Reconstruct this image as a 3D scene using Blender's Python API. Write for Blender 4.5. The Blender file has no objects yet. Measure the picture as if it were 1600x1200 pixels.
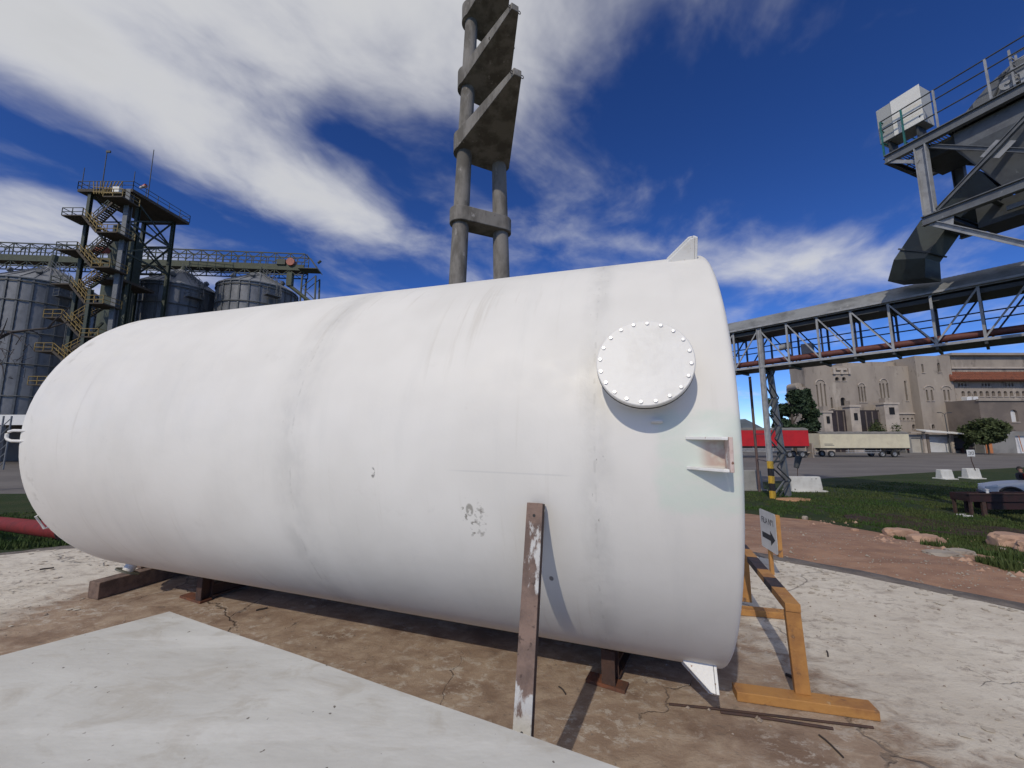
import bpy, bmesh, math, random
from mathutils import Vector, Matrix, noise
V = Vector
R_ = math.radians
random.seed(7)
scene = bpy.context.scene

# ------------------------------------------------------------------ camera
EYE = 1.66
PITCH = 7.534
FPX = 620.0                                   # focal length in pixels of a 1600 px wide picture
cd = bpy.data.cameras.new("camera"); cam = bpy.data.objects.new("camera", cd)
scene.collection.objects.link(cam)
cam.location = (0, 0, EYE); cam.rotation_euler = (R_(90 + PITCH), 0, 0)
cd.sensor_width = 36; cd.lens = FPX / 1600 * 36
cd.clip_start = 0.05; cd.clip_end = 6000
scene.camera = cam

# ------------------------------------------------------------------ sun and sky
SUN_EL = 38.0
sun_h = V((-0.431, -0.902, 0)).normalized()    # towards the sun, on plan
sun_dir = V((sun_h.x * math.cos(R_(SUN_EL)), sun_h.y * math.cos(R_(SUN_EL)), math.sin(R_(SUN_EL))))
sl = bpy.data.lights.new("sun", 'SUN'); sl.energy = 2.05; sl.angle = R_(0.55); sl.color = (1.0, 0.905, 0.75)
so = bpy.data.objects.new("sun", sl); scene.collection.objects.link(so)
so.rotation_euler = sun_dir.to_track_quat('Z', 'Y').to_euler()

world = bpy.data.worlds.new("World"); scene.world = world; world.use_nodes = True
def build_world():
    nt = world.node_tree; N = nt.nodes; L = nt.links
    N.clear()
    def node(t, **k):
        n = N.new(t)
        for a, b in k.items(): setattr(n, a, b)
        return n
    def math_(op, a, b=None, c=None):
        n = node('ShaderNodeMath', operation=op)
        for i, v in enumerate((a, b, c)):
            if v is None: continue
            if isinstance(v, (int, float)): n.inputs[i].default_value = v
            else: L.new(v, n.inputs[i])
        return n.outputs[0]
    def mapr(v, a, b, c=0., d=1.):
        n = node('ShaderNodeMapRange', interpolation_type='SMOOTHSTEP')
        L.new(v, n.inputs[0])
        for i, q in enumerate((a, b, c, d)): n.inputs[i + 1].default_value = q
        return n.outputs[0]
    out = node('ShaderNodeOutputWorld'); bg = node('ShaderNodeBackground')
    bg.inputs[1].default_value = 0.112
    sky = node('ShaderNodeTexSky', sky_type='NISHITA', sun_disc=False)
    sky.sun_elevation = R_(SUN_EL)
    sky.sun_rotation = math.atan2(sun_h.x, sun_h.y)
    sky.altitude = 1200; sky.air_density = 0.75; sky.dust_density = 0.25; sky.ozone_density = 5.0
    gam = node('ShaderNodeGamma'); gam.inputs[1].default_value = 1.12
    hsv = node('ShaderNodeHueSaturation'); hsv.inputs['Hue'].default_value = .512; hsv.inputs['Saturation'].default_value = 1.17; hsv.inputs['Value'].default_value = .92
    L.new(sky.outputs[0], hsv.inputs['Color']); L.new(hsv.outputs[0], gam.inputs[0])
    # clouds: thin cirrus sheets on a plane high above, seen in perspective
    tc = node('ShaderNodeTexCoord'); sx = node('ShaderNodeSeparateXYZ'); L.new(tc.outputs['Generated'], sx.inputs[0])
    zc = math_('MAXIMUM', math_('ADD', sx.outputs[2], 0.10), 0.06)
    u = math_('DIVIDE', sx.outputs[0], zc); v = math_('DIVIDE', sx.outputs[1], zc)
    cb = node('ShaderNodeCombineXYZ'); L.new(u, cb.inputs[0]); L.new(v, cb.inputs[1])
    def local(loc, rot, sc):
        mp = node('ShaderNodeMapping', vector_type='TEXTURE'); L.new(cb.outputs[0], mp.inputs[0])
        mp.inputs['Location'].default_value = (*loc, 0); mp.inputs['Rotation'].default_value = (0, 0, R_(rot)); mp.inputs['Scale'].default_value = (*sc, 1)
        return mp.outputs[0]
    def fbm(scale, loc, rot, sc, detail=6, rough=.55, dist=0.):
        n = node('ShaderNodeTexNoise'); L.new(local(loc, rot, sc), n.inputs['Vector'])
        n.inputs['Scale'].default_value = scale; n.inputs['Detail'].default_value = detail
        n.inputs['Roughness'].default_value = rough; n.inputs['Distortion'].default_value = dist
        return n.outputs[0]
    def bank(loc, rot, sc, wgt):
        ln = node('ShaderNodeVectorMath', operation='LENGTH'); L.new(local(loc, rot, sc), ln.inputs[0])
        return mapr(ln.outputs['Value'], 1.25, 0.15, 0., wgt)
    # where the cirrus banks lie, plus one unseen bank added as fill (metres do not matter, the plane is at unit height)
    banks = [((-.66, .62), 8, (1.05, .42), 1.15), ((-.74, 1.24), 57, (.64, .26), .95), ((-1.85, 1.24), 50, (.50, .36), 1.05), ((.02, .92), 70, (.50, .22), .26),
             ((.40, 1.58), 8, (.45, .10), .40), ((1.25, 1.72), -4, (.80, .30), .62), ((-2.6, 1.95), 10, (1.5, .60), .95), ((-.15, 1.38), 60, (.40, .16), .36),
             ((-.55, -.65), 20, (2.6, 1.15), 1.0),  # unseen bank overhead and behind the camera, added to whiten the fill light
             ((-1.24, 1.14), 68, (.46, .085), -.55), ((-.48, 1.05), 30, (.15, .06), -.55), ((.72, .88), 15, (.80, .50), -.34)]
    bias = None
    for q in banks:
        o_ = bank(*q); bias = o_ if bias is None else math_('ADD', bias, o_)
    fib = fbm(2.1, (3.1, 1.7), 57, (1.22, .96), 6, .54, .45)
    fine = fbm(6.5, (1, 4), 50, (1.3, 1.0), 4, .58, .4)
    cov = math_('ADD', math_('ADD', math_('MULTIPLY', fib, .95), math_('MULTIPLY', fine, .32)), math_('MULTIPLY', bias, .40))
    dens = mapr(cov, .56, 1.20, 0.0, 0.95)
    dens = math_('MULTIPLY', dens, mapr(sx.outputs[2], -0.02, 0.06))
    tone = mapr(cov, 0.95, 1.3, 1.0, 0.88)
    cc = node('ShaderNodeCombineColor')
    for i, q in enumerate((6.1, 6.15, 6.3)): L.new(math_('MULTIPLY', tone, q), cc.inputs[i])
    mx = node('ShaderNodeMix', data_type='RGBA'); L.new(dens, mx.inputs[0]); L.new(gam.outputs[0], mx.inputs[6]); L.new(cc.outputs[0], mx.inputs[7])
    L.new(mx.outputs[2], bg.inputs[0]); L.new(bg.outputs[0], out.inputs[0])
build_world()
world.cycles.sampling_method = 'NONE'          # a soft sky needs no importance map
vs = scene.view_settings
vs.view_transform = 'Standard'; vs.look = 'None'; vs.exposure = 0.0; vs.gamma = 1.0; vs.use_curve_mapping = False
scene.cycles.max_bounces = 4; scene.cycles.diffuse_bounces = 3; scene.cycles.glossy_bounces = 2
scene.cycles.use_denoising = True

# ------------------------------------------------------------------ helpers
CP, SP = math.cos(R_(PITCH)), math.sin(R_(PITCH))
RIGHT, FWD, UP = V((1, 0, 0)), V((0, CP, SP)), V((0, -SP, CP))
CAM = V((0, 0, EYE))
def ray(px, py): return FWD + RIGHT * ((px - 800) / FPX) - UP * ((py - 600) / FPX)
def at(px, py, d): return CAM + ray(px, py) * d
def on_y(px, py, Y): r = ray(px, py); return CAM + r * (Y / r.y)
def on_z(px, py, z=0.): r = ray(px, py); return CAM + r * ((z - EYE) / r.z)
def smooth01(t): t = max(0., min(1., t)); return t * t * (3 - 2 * t)
def terrain(x, y):
    r = math.hypot((x + 1) / 1.2, y - 1)
    z = -0.10 - 1.5 * smooth01((r - 7) / 11)
    if 5 < r < 22: z += 0.03 * noise.noise(V((x * .5, y * .5, 0))) * smooth01((r - 5.5) / 3) * (1 - smooth01((r - 15) / 4))
    return z
def on_t(px, py):
    r = ray(px, py); t = .5
    while t < 900:
        q = CAM + r * t
        if q.z <= terrain(q.x, q.y): return V((q.x, q.y, terrain(q.x, q.y)))
        t *= 1.004
    return CAM + r * t

ORG = {}
class MB:
    def __init__(s): s.v = []; s.f = []; s.uv = None
    def add(s, vs_, fs):
        o = len(s.v); s.v += [V(q) for q in vs_]; s.f += [tuple(i + o for i in f) for f in fs]
    def box(s, c, size, X=V((1, 0, 0)), Y=V((0, 1, 0)), Z=V((0, 0, 1))):
        c = V(c); hx, hy, hz = (q / 2 for q in size)
        s.add([c + X * (i * hx) + Y * (j * hy) + Z * (k * hz) for k in (-1, 1) for j in (-1, 1) for i in (-1, 1)],
              [(0, 2, 3, 1), (4, 5, 7, 6), (0, 1, 5, 4), (2, 6, 7, 3), (0, 4, 6, 2), (1, 3, 7, 5)])
    def frame(s, p, q, up):
        d = (q - p).normalized(); up = V(up)
        if abs(d.dot(up)) > .98: up = V((0, 1, 0)) if abs(d.y) < .9 else V((1, 0, 0))
        x = d.cross(up).normalized(); return d, x, x.cross(d).normalized()
    def beam(s, p, q, w, h, up=(0, 0, 1)):
        p = V(p); q = V(q); d, x, z = s.frame(p, q, up)
        s.box((p + q) / 2, (w, (q - p).length, h), x, d, z)
    def ibeam(s, p, q, w, h, tw=.02, tf=.025, up=(0, 0, 1)):
        p = V(p); q = V(q); d, x, z = s.frame(p, q, up); l = (q - p).length; c = (p + q) / 2
        s.box(c, (tw, l, h - 2 * tf), x, d, z)
        s.box(c + z * (h / 2 - tf / 2), (w, l, tf), x, d, z); s.box(c - z * (h / 2 - tf / 2), (w, l, tf), x, d, z)
    def tube(s, p, q, r0, r1=None, n=10, cap=True):
        r1 = r0 if r1 is None else r1
        p = V(p); q = V(q); d, x, z = s.frame(p, q, (0, 0, 1)); vv = []
        for c, r in ((p, r0), (q, r1)):
            vv += [c + x * (r * math.cos(2 * math.pi * i / n)) + z * (r * math.sin(2 * math.pi * i / n)) for i in range(n)]
        ff = [(i, (i + 1) % n, n + (i + 1) % n, n + i) for i in range(n)]
        if cap: ff += [tuple(range(n))[::-1], tuple(range(n, 2 * n))]
        s.add(vv, ff)
    def path(s, pts, r, n=6):
        pts = [V(q) for q in pts]; rs = r if isinstance(r, (list, tuple)) else [r] * len(pts); vv = []
        for i, q in enumerate(pts):
            d = (pts[min(i + 1, len(pts) - 1)] - pts[max(i - 1, 0)]).normalized()
            u = V((0, 0, 1)) if abs(d.z) < .95 else V((1, 0, 0))
            x = d.cross(u).normalized(); z = x.cross(d)
            vv += [q + x * (rs[i] * math.cos(2 * math.pi * k / n)) + z * (rs[i] * math.sin(2 * math.pi * k / n)) for k in range(n)]
        ff = [(i * n + k, i * n + (k + 1) % n, (i + 1) * n + (k + 1) % n, (i + 1) * n + k) for i in range(len(pts) - 1) for k in range(n)]
        ff += [tuple(range(n))[::-1], tuple(range((len(pts) - 1) * n, len(pts) * n))]
        s.add(vv, ff)
    def prism(s, poly, vec):
        n = len(poly); vec = V(vec)
        s.add([V(q) for q in poly] + [V(q) + vec for q in poly],
              [tuple(range(n))[::-1], tuple(range(n, 2 * n))] + [(i, (i + 1) % n, n + (i + 1) % n, n + i) for i in range(n)])
    def lathe(s, o, axis, x, prof, n=48, capa=False, capb=False):
        o = V(o); axis = V(axis).normalized(); x = V(x); x = (x - axis * x.dot(axis)).normalized(); y = axis.cross(x); vv = []
        for a_, r in prof:
            vv += [o + axis * a_ + x * (r * math.cos(2 * math.pi * i / n)) + y * (r * math.sin(2 * math.pi * i / n)) for i in range(n)]
        m = len(prof)
        ff = [(j * n + i, j * n + (i + 1) % n, (j + 1) * n + (i + 1) % n, (j + 1) * n + i) for j in range(m - 1) for i in range(n)]
        if capa: ff.append(tuple(range(n))[::-1])
        if capb: ff.append(tuple(range((m - 1) * n, m * n)))
        s.add(vv, ff)
    def sweep(s, rings, closed=True, caps=True):
        n = len(rings[0]); vv = [q for r in rings for q in r]; m = len(rings)
        rng = range(n) if closed else range(n - 1)
        ff = [(j * n + i, j * n + (i + 1) % n, (j + 1) * n + (i + 1) % n, (j + 1) * n + i) for j in range(m - 1) for i in rng]
        if caps: ff += [tuple(range(n))[::-1], tuple(range((m - 1) * n, m * n))]
        s.add(vv, ff)
    def build(s, name, mat, parent=None, smooth=0, bevel=0, fix=True):
        org = ORG.get(parent, V((0, 0, 0))) if parent else V((0, 0, 0))
        if not parent and s.v:
            lo = min(q.z for q in s.v); org = V((sum(q.x for q in s.v) / len(s.v), sum(q.y for q in s.v) / len(s.v), lo))
            if s.uv == 'keep': org = V((0, 0, 0))
        me = bpy.data.meshes.new(name)
        me.from_pydata([tuple(q - org) for q in s.v], [], s.f)
        if fix:
            bm = bmesh.new(); bm.from_mesh(me); bmesh.ops.recalc_face_normals(bm, faces=bm.faces); bm.to_mesh(me); bm.free()
        me.update()
        if smooth:
            for p in me.polygons: p.use_smooth = True
            me.set_sharp_from_angle(angle=R_(smooth))
        me.materials.append(mat)
        o = bpy.data.objects.new(name, me); scene.collection.objects.link(o)
        if parent: o.parent = parent
        else: o.location = org
        ORG[o] = org
        if bevel:
            b = o.modifiers.new("bevel", 'BEVEL'); b.width = bevel; b.segments = 2; b.limit_method = 'ANGLE'
        return o
def tag(o, label, cat, group=None):
    o["label"] = label; o["category"] = cat
    if group: o["group"] = group
    return o
def thing(name, label, cat, loc, group=None):
    o = bpy.data.objects.new(name, None); scene.collection.objects.link(o); o.location = V(loc); ORG[o] = V(loc); o.empty_display_size = .1
    return tag(o, label, cat, group)
def struct(o, kind='structure'): o["kind"] = kind; return o
def copy_tree(o, loc, parent=None):
    c = o.copy(); scene.collection.objects.link(c); c.parent = parent
    if parent is None: c.location = loc
    for ch in o.children: copy_tree(ch, None, c)
    return c

# ------------------------------------------------------------------ materials
def mat(name, col, col2=None, scale=4., lo=.4, hi=.65, rough=.7, metal=0., bump=0., bscale=40., spots=(), stretch=(1, 1, 1), spec=.5, detail=6., tint=0., coord='Object', emit=None):
    m = bpy.data.materials.new(name); m.use_nodes = True; nt = m.node_tree; N = nt.nodes; L = nt.links
    b = N['Principled BSDF']; b.inputs['Roughness'].default_value = rough; b.inputs['Metallic'].default_value = metal
    b.inputs['Specular IOR Level'].default_value = spec
    tc = N.new('ShaderNodeTexCoord'); mp = N.new('ShaderNodeMapping'); L.new(tc.outputs[coord], mp.inputs[0]); mp.inputs['Scale'].default_value = stretch
    def nz(sc, det=detail, rg=.6):
        n = N.new('ShaderNodeTexNoise'); L.new(mp.outputs[0], n.inputs['Vector']); n.inputs['Scale'].default_value = sc; n.inputs['Detail'].default_value = det; n.inputs['Roughness'].default_value = rg
        return n.outputs[0]
    def rmp(v, a, c):
        n = N.new('ShaderNodeMapRange'); L.new(v, n.inputs[0]); n.inputs[1].default_value = a; n.inputs[2].default_value = c; n.interpolation_type = 'SMOOTHSTEP'; return n.outputs[0]
    def mix(f, A, B):
        n = N.new('ShaderNodeMix'); n.data_type = 'RGBA'; L.new(f, n.inputs[0])
        for i, q in ((6, A), (7, B)):
            if isinstance(q, tuple): n.inputs[i].default_value = (*q, 1)
            else: L.new(q, n.inputs[i])
        return n.outputs[2]
    cur = tuple(col)
    if col2 is not None: cur = mix(rmp(nz(scale), lo, hi), cur, tuple(col2))
    for (c, sc, a, w) in spots: cur = mix(rmp(nz(sc, 8), a, a + w), cur, tuple(c))
    if tint:                                   # every copy a little different
        oi = N.new('ShaderNodeObjectInfo'); hs = N.new('ShaderNodeHueSaturation')
        mr = N.new('ShaderNodeMapRange'); L.new(oi.outputs['Random'], mr.inputs[0]); mr.inputs[3].default_value = 1 - tint; mr.inputs[4].default_value = 1 + tint
        L.new(mr.outputs[0], hs.inputs['Value'])
        if isinstance(cur, tuple): hs.inputs['Color'].default_value = (*cur, 1)
        else: L.new(cur, hs.inputs['Color'])
        cur = hs.outputs[0]
    if isinstance(cur, tuple): b.inputs['Base Color'].default_value = (*cur, 1)
    else: L.new(cur, b.inputs['Base Color'])
    if bump:
        bp = N.new('ShaderNodeBump'); bp.inputs['Strength'].default_value = bump; bp.inputs['Distance'].default_value = .02
        L.new(nz(bscale, 8), bp.inputs['Height']); L.new(bp.outputs[0], b.inputs['Normal'])
    return m

WHITE = mat("white_paint", (.73, .725, .70), (.65, .64, .61), 6, .45, .8, .45, bump=.1, bscale=30)
LUGM = mat("lug_white_paint", (.76, .76, .74), (.60, .58, .53), 9, .5, .8, .45, spots=[((.30, .17, .11), 30, .66, .04)], bump=.12, bscale=40)
BOLT = mat("bolt_white", (.82, .82, .82), None, rough=.3, metal=.2)
PRIMER = mat("stained_primer", (.62, .50, .46), (.45, .30, .25), 14, .4, .7, .7, spots=[((.20, .10, .07), 22, .6, .05), ((.72, .70, .68), 9, .56, .06)], bump=.2)
GASKET = mat("gasket_black", (.03, .03, .03), rough=.8)
def post_material():
    m = mat("rust_and_white_paint", (.22, .15, .12), (.13, .09, .075), 8, .4, .65, .8, spots=[((.09, .06, .05), 26, .62, .05)], bump=.35, bscale=30)
    N = m.node_tree.nodes; L = m.node_tree.links; b = N['Principled BSDF']; src = b.inputs['Base Color'].links[0].from_socket
    tc = N.new('ShaderNodeTexCoord'); sx = N.new('ShaderNodeSeparateXYZ'); L.new(tc.outputs['Object'], sx.inputs[0])
    def nz(sc, st):
        mp = N.new('ShaderNodeMapping'); L.new(tc.outputs['Object'], mp.inputs[0]); mp.inputs['Scale'].default_value = st
        n = N.new('ShaderNodeTexNoise'); L.new(mp.outputs[0], n.inputs['Vector']); n.inputs['Scale'].default_value = sc; n.inputs['Detail'].default_value = 7; n.inputs['Roughness'].default_value = .65; return n.outputs[0]
    rp = N.new('ShaderNodeValToRGB'); mz = N.new('ShaderNodeMapRange'); L.new(sx.outputs[2], mz.inputs[0]); mz.inputs[2].default_value = 1.4; L.new(mz.outputs[0], rp.inputs[0])
    e = rp.color_ramp.elements; e[0].position = .0; e[0].color = (.60, .60, .60, 1); e[1].position = 1; e[1].color = (.18, .18, .18, 1)
    for p_, v_ in ((.38, .62), (.46, .28), (.64, .32), (.68, .52), (.88, .53), (.93, .20)): q = e.new(p_); q.color = (v_, v_, v_, 1)
    ad = N.new('ShaderNodeMath'); L.new(rp.outputs[0], ad.inputs[0]); L.new(nz(14, (1, 1, .35)), ad.inputs[1])
    th = N.new('ShaderNodeMapRange'); L.new(ad.outputs[0], th.inputs[0]); th.inputs[1].default_value = 1.00; th.inputs[2].default_value = 1.06
    mx = N.new('ShaderNodeMix'); mx.data_type = 'RGBA'; L.new(th.outputs[0], mx.inputs[0]); L.new(src, mx.inputs[6]); mx.inputs[7].default_value = (.52, .515, .50, 1); L.new(mx.outputs[2], b.inputs['Base Color'])
    return m
RUSTW = post_material()
RUST = mat("rusty_steel", (.19, .07, .035), (.10, .05, .035), 12, .4, .7, .85, bump=.3, bscale=40)
RUSTD = mat("dark_rusty_steel", (.075, .04, .03), (.045, .03, .028), 10, .4, .7, .8, bump=.3, bscale=40)
TIMBER = mat("grey_timber", (.19, .13, .10), (.11, .075, .06), 10, .4, .65, .9, stretch=(1, 1, 1), bump=.4, bscale=25)
YWOOD = mat("yellow_painted_wood", (.45, .225, .065), (.33, .155, .05), 7, .40, .68, .7, spots=[((.15, .085, .05), 12, .60, .10), ((.52, .33, .16), 24, .66, .06)], bump=.25, bscale=30)
BWOOD = mat("black_painted_wood", (.035, .025, .025), (.09, .055, .045), 14, .45, .75, .7, bump=.2)
SIGNW = mat("sign_white", (.68, .68, .68), (.60, .60, .60), 6, .4, .7, .5)
SIGNB = mat("sign_black", (.03, .03, .035), rough=.6)
REDPIPE = mat("red_pipe", (.20, .022, .02), (.13, .02, .018), 5, .4, .7, .7, spec=.25, bump=.1)
CONC = mat("pole_concrete", (.235, .22, .20), (.125, .115, .10), 2.2, .40, .62, .9, spots=[((.34, .32, .30), 5, .62, .08), ((.08, .075, .07), 9, .66, .06)], bump=.35, bscale=18, stretch=(1, 1, .4))
HOOK = mat("hook_iron", (.06, .05, .045), rough=.7, metal=.4)
GALV = mat("galvanised_sheet", (.19, .195, .205), (.135, .14, .15), 1.3, .38, .68, .5, metal=.25, stretch=(1, 1, .5), bump=.12, bscale=6)
GALVR = mat("galvanised_roof", (.23, .24, .26), (.17, .18, .19), 1.5, .4, .7, .55, metal=.2)
RIB = mat("silo_stiffener", (.12, .13, .14), (.09, .095, .10), 3, .4, .7, .6, metal=.2)
GREEN = mat("dark_green_steel", (.045, .058, .04), (.03, .038, .028), 1.5, .4, .7, .6)
GREENB = mat("olive_belt_casing", (.062, .074, .045), (.04, .05, .032), 2, .4, .7, .65)
DECK = mat("deck_brown", (.075, .06, .045), (.05, .042, .035), 2, .4, .7, .8)
YRAIL = mat("yellow_rail", (.27, .185, .05), (.19, .13, .04), 3, .4, .7, .6)
GREYST = mat("grey_painted_steel", (.155, .165, .175), (.115, .12, .13), 3, .4, .7, .5, spots=[((.26, .27, .28), 7, .64, .06)], bump=.08)
GREYL = mat("light_grey_steel", (.36, .37, .385), (.25, .255, .265), 3, .38, .7, .5, spots=[((.16, .10, .07), 9, .68, .05)])
GREYD = mat("dark_grey_steel", (.055, .062, .065), (.04, .042, .045), 3, .4, .7, .6)
BLUEST = mat("dark_blue_steel", (.045, .055, .09), (.035, .04, .06), 3, .4, .7, .55)
TEAL = mat("teal_paint", (.02, .16, .15), (.02, .10, .09), 4, .4, .7, .5)
ORANGE = mat("orange_motor", (.36, .085, .05), (.25, .06, .04), 3, .4, .7, .5)
HOODM = mat("weathered_hood_sheet", (.25, .26, .27), (.14, .145, .15), .9, .42, .66, .55, metal=.15, spots=[((.42, .43, .44), 2.2, .68, .05)], stretch=(1, 1, 1.6), bump=.1, bscale=6)
BROWNPIPE = mat("brown_pipe", (.15, .05, .04), (.10, .035, .03), 3, .4, .7, .6)
YEL = mat("yellow_stripe", (.55, .36, .04), (.42, .28, .05), 7, .4, .7, .6)
BLK = mat("black_stripe", (.02, .02, .025), rough=.6)
STUCCO = mat("stone_stucco", (.36, .31, .26), (.28, .24, .205), .25, .38, .66, .95, spots=[((.20, .17, .145), .55, .58, .12), ((.44, .385, .325), .35, .58, .12), ((.17, .145, .125), 1.6, .62, .10)], stretch=(1, 1, .35), bump=.35, bscale=2.5)
STUCCOD = mat("dark_stucco", (.20, .165, .14), (.15, .125, .11), .3, .4, .66, .95, bump=.2, bscale=2)
STUCCOG = mat("grey_plaster", (.25, .245, .235), (.19, .185, .18), .4, .4, .66, .95)
TRIM = mat("pale_stone_trim", (.47, .41, .35), (.36, .31, .27), .6, .4, .7, .9)
GLASS = mat("dark_window", (.018, .018, .02), rough=.6, spec=.2)
GLASSP = mat("dark_glazing", (.045, .036, .04), (.03, .026, .03), .6, .4, .7, .6, spec=.25)
ROOFT = mat("red_roof_tile", (.24, .085, .05), (.16, .065, .045), 1.5, .4, .7, .9, bump=.5, bscale=6)
SHUT = mat("white_shutter", (.68, .68, .68), (.58, .58, .58), 1, .4, .7, .6)
CREAM = mat("cream_door", (.45, .42, .36), (.38, .35, .30), 1, .4, .7, .7)
ORDOOR = mat("orange_door", (.50, .19, .07), (.40, .15, .06), 2, .4, .7, .7)
TREDS = mat("red_trailer_side", (.52, .015, .018), (.42, .014, .016), .8, .4, .7, .45)
TCREAM = mat("cream_trailer_side", (.66, .60, .43), (.57, .51, .37), .8, .4, .7, .5, spots=[((.40, .34, .25), 1.3, .68, .08)])
TARP = mat("grey_tarp", (.20, .19, .175), (.14, .135, .125), 1.5, .4, .7, .85, bump=.3, bscale=3)
TYRE = mat("tyre_rubber", (.025, .025, .026), rough=.85)
RIM = mat("wheel_rim", (.30, .31, .32), (.18, .18, .18), 6, .4, .7, .5, metal=.3)
CHASSIS = mat("chassis_black", (.03, .03, .032), rough=.7)
BLOCKW = mat("chipped_white_concrete", (.60, .60, .57), (.48, .47, .44), 2, .4, .7, .9, spots=[((.11, .10, .09), 3.5, .64, .03)], bump=.3, bscale=10)
GREYC = mat("grey_concrete", (.30, .30, .29), (.22, .22, .21), 1.2, .4, .7, .95, bump=.2, bscale=10)
PAD = mat("orange_sand_pad", (.46, .26, .14), (.36, .20, .11), 3, .4, .7, .95, bump=.3, bscale=10)
ROCK = mat("pink_rock", (.44, .29, .21), (.33, .20, .145), 1.6, .4, .66, .95, spots=[((.50, .41, .33), 3, .62, .1), ((.17, .11, .09), 5, .66, .08)], bump=.7, bscale=6)
ROCKG = mat("grey_rubble", (.35, .31, .26), (.25, .21, .175), 3, .4, .66, .95, bump=.6, bscale=8)
LEAFA = mat("dark_leaf", (.035, .060, .028), (.020, .036, .020), .9, .4, .65, .7, spec=.3)
LEAFB = mat("olive_leaf", (.065, .085, .03), (.035, .05, .02), .9, .4, .65, .7, spec=.3)
BARK = mat("bark", (.09, .07, .055), (.05, .04, .033), 6, .4, .7, .95, bump=.4, bscale=12)
BARKD = mat("dark_twig", (.05, .04, .038), rough=.95)
CARP = mat("pale_car_paint", (.62, .63, .63), None, rough=.4, spec=.4)
CARG = mat("car_glass", (.02, .022, .025), rough=.08, spec=.7)
CARB = mat("black_car_trim", (.02, .02, .022), rough=.5)
HEADL = mat("car_headlight", (.6, .62, .64), rough=.1, spec=.7)
TROUGH = mat("dark_red_trough", (.035, .012, .012), (.018, .011, .010), 3, .4, .7, .7, bump=.2, bscale=10)
CABW = mat("cabinet_white", (.80, .79, .74), (.72, .70, .64), 1.5, .45, .75, .5)
CABG = mat("cabinet_grey", (.40, .41, .40), (.33, .34, .33), 1.5, .45, .75, .5)

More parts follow.
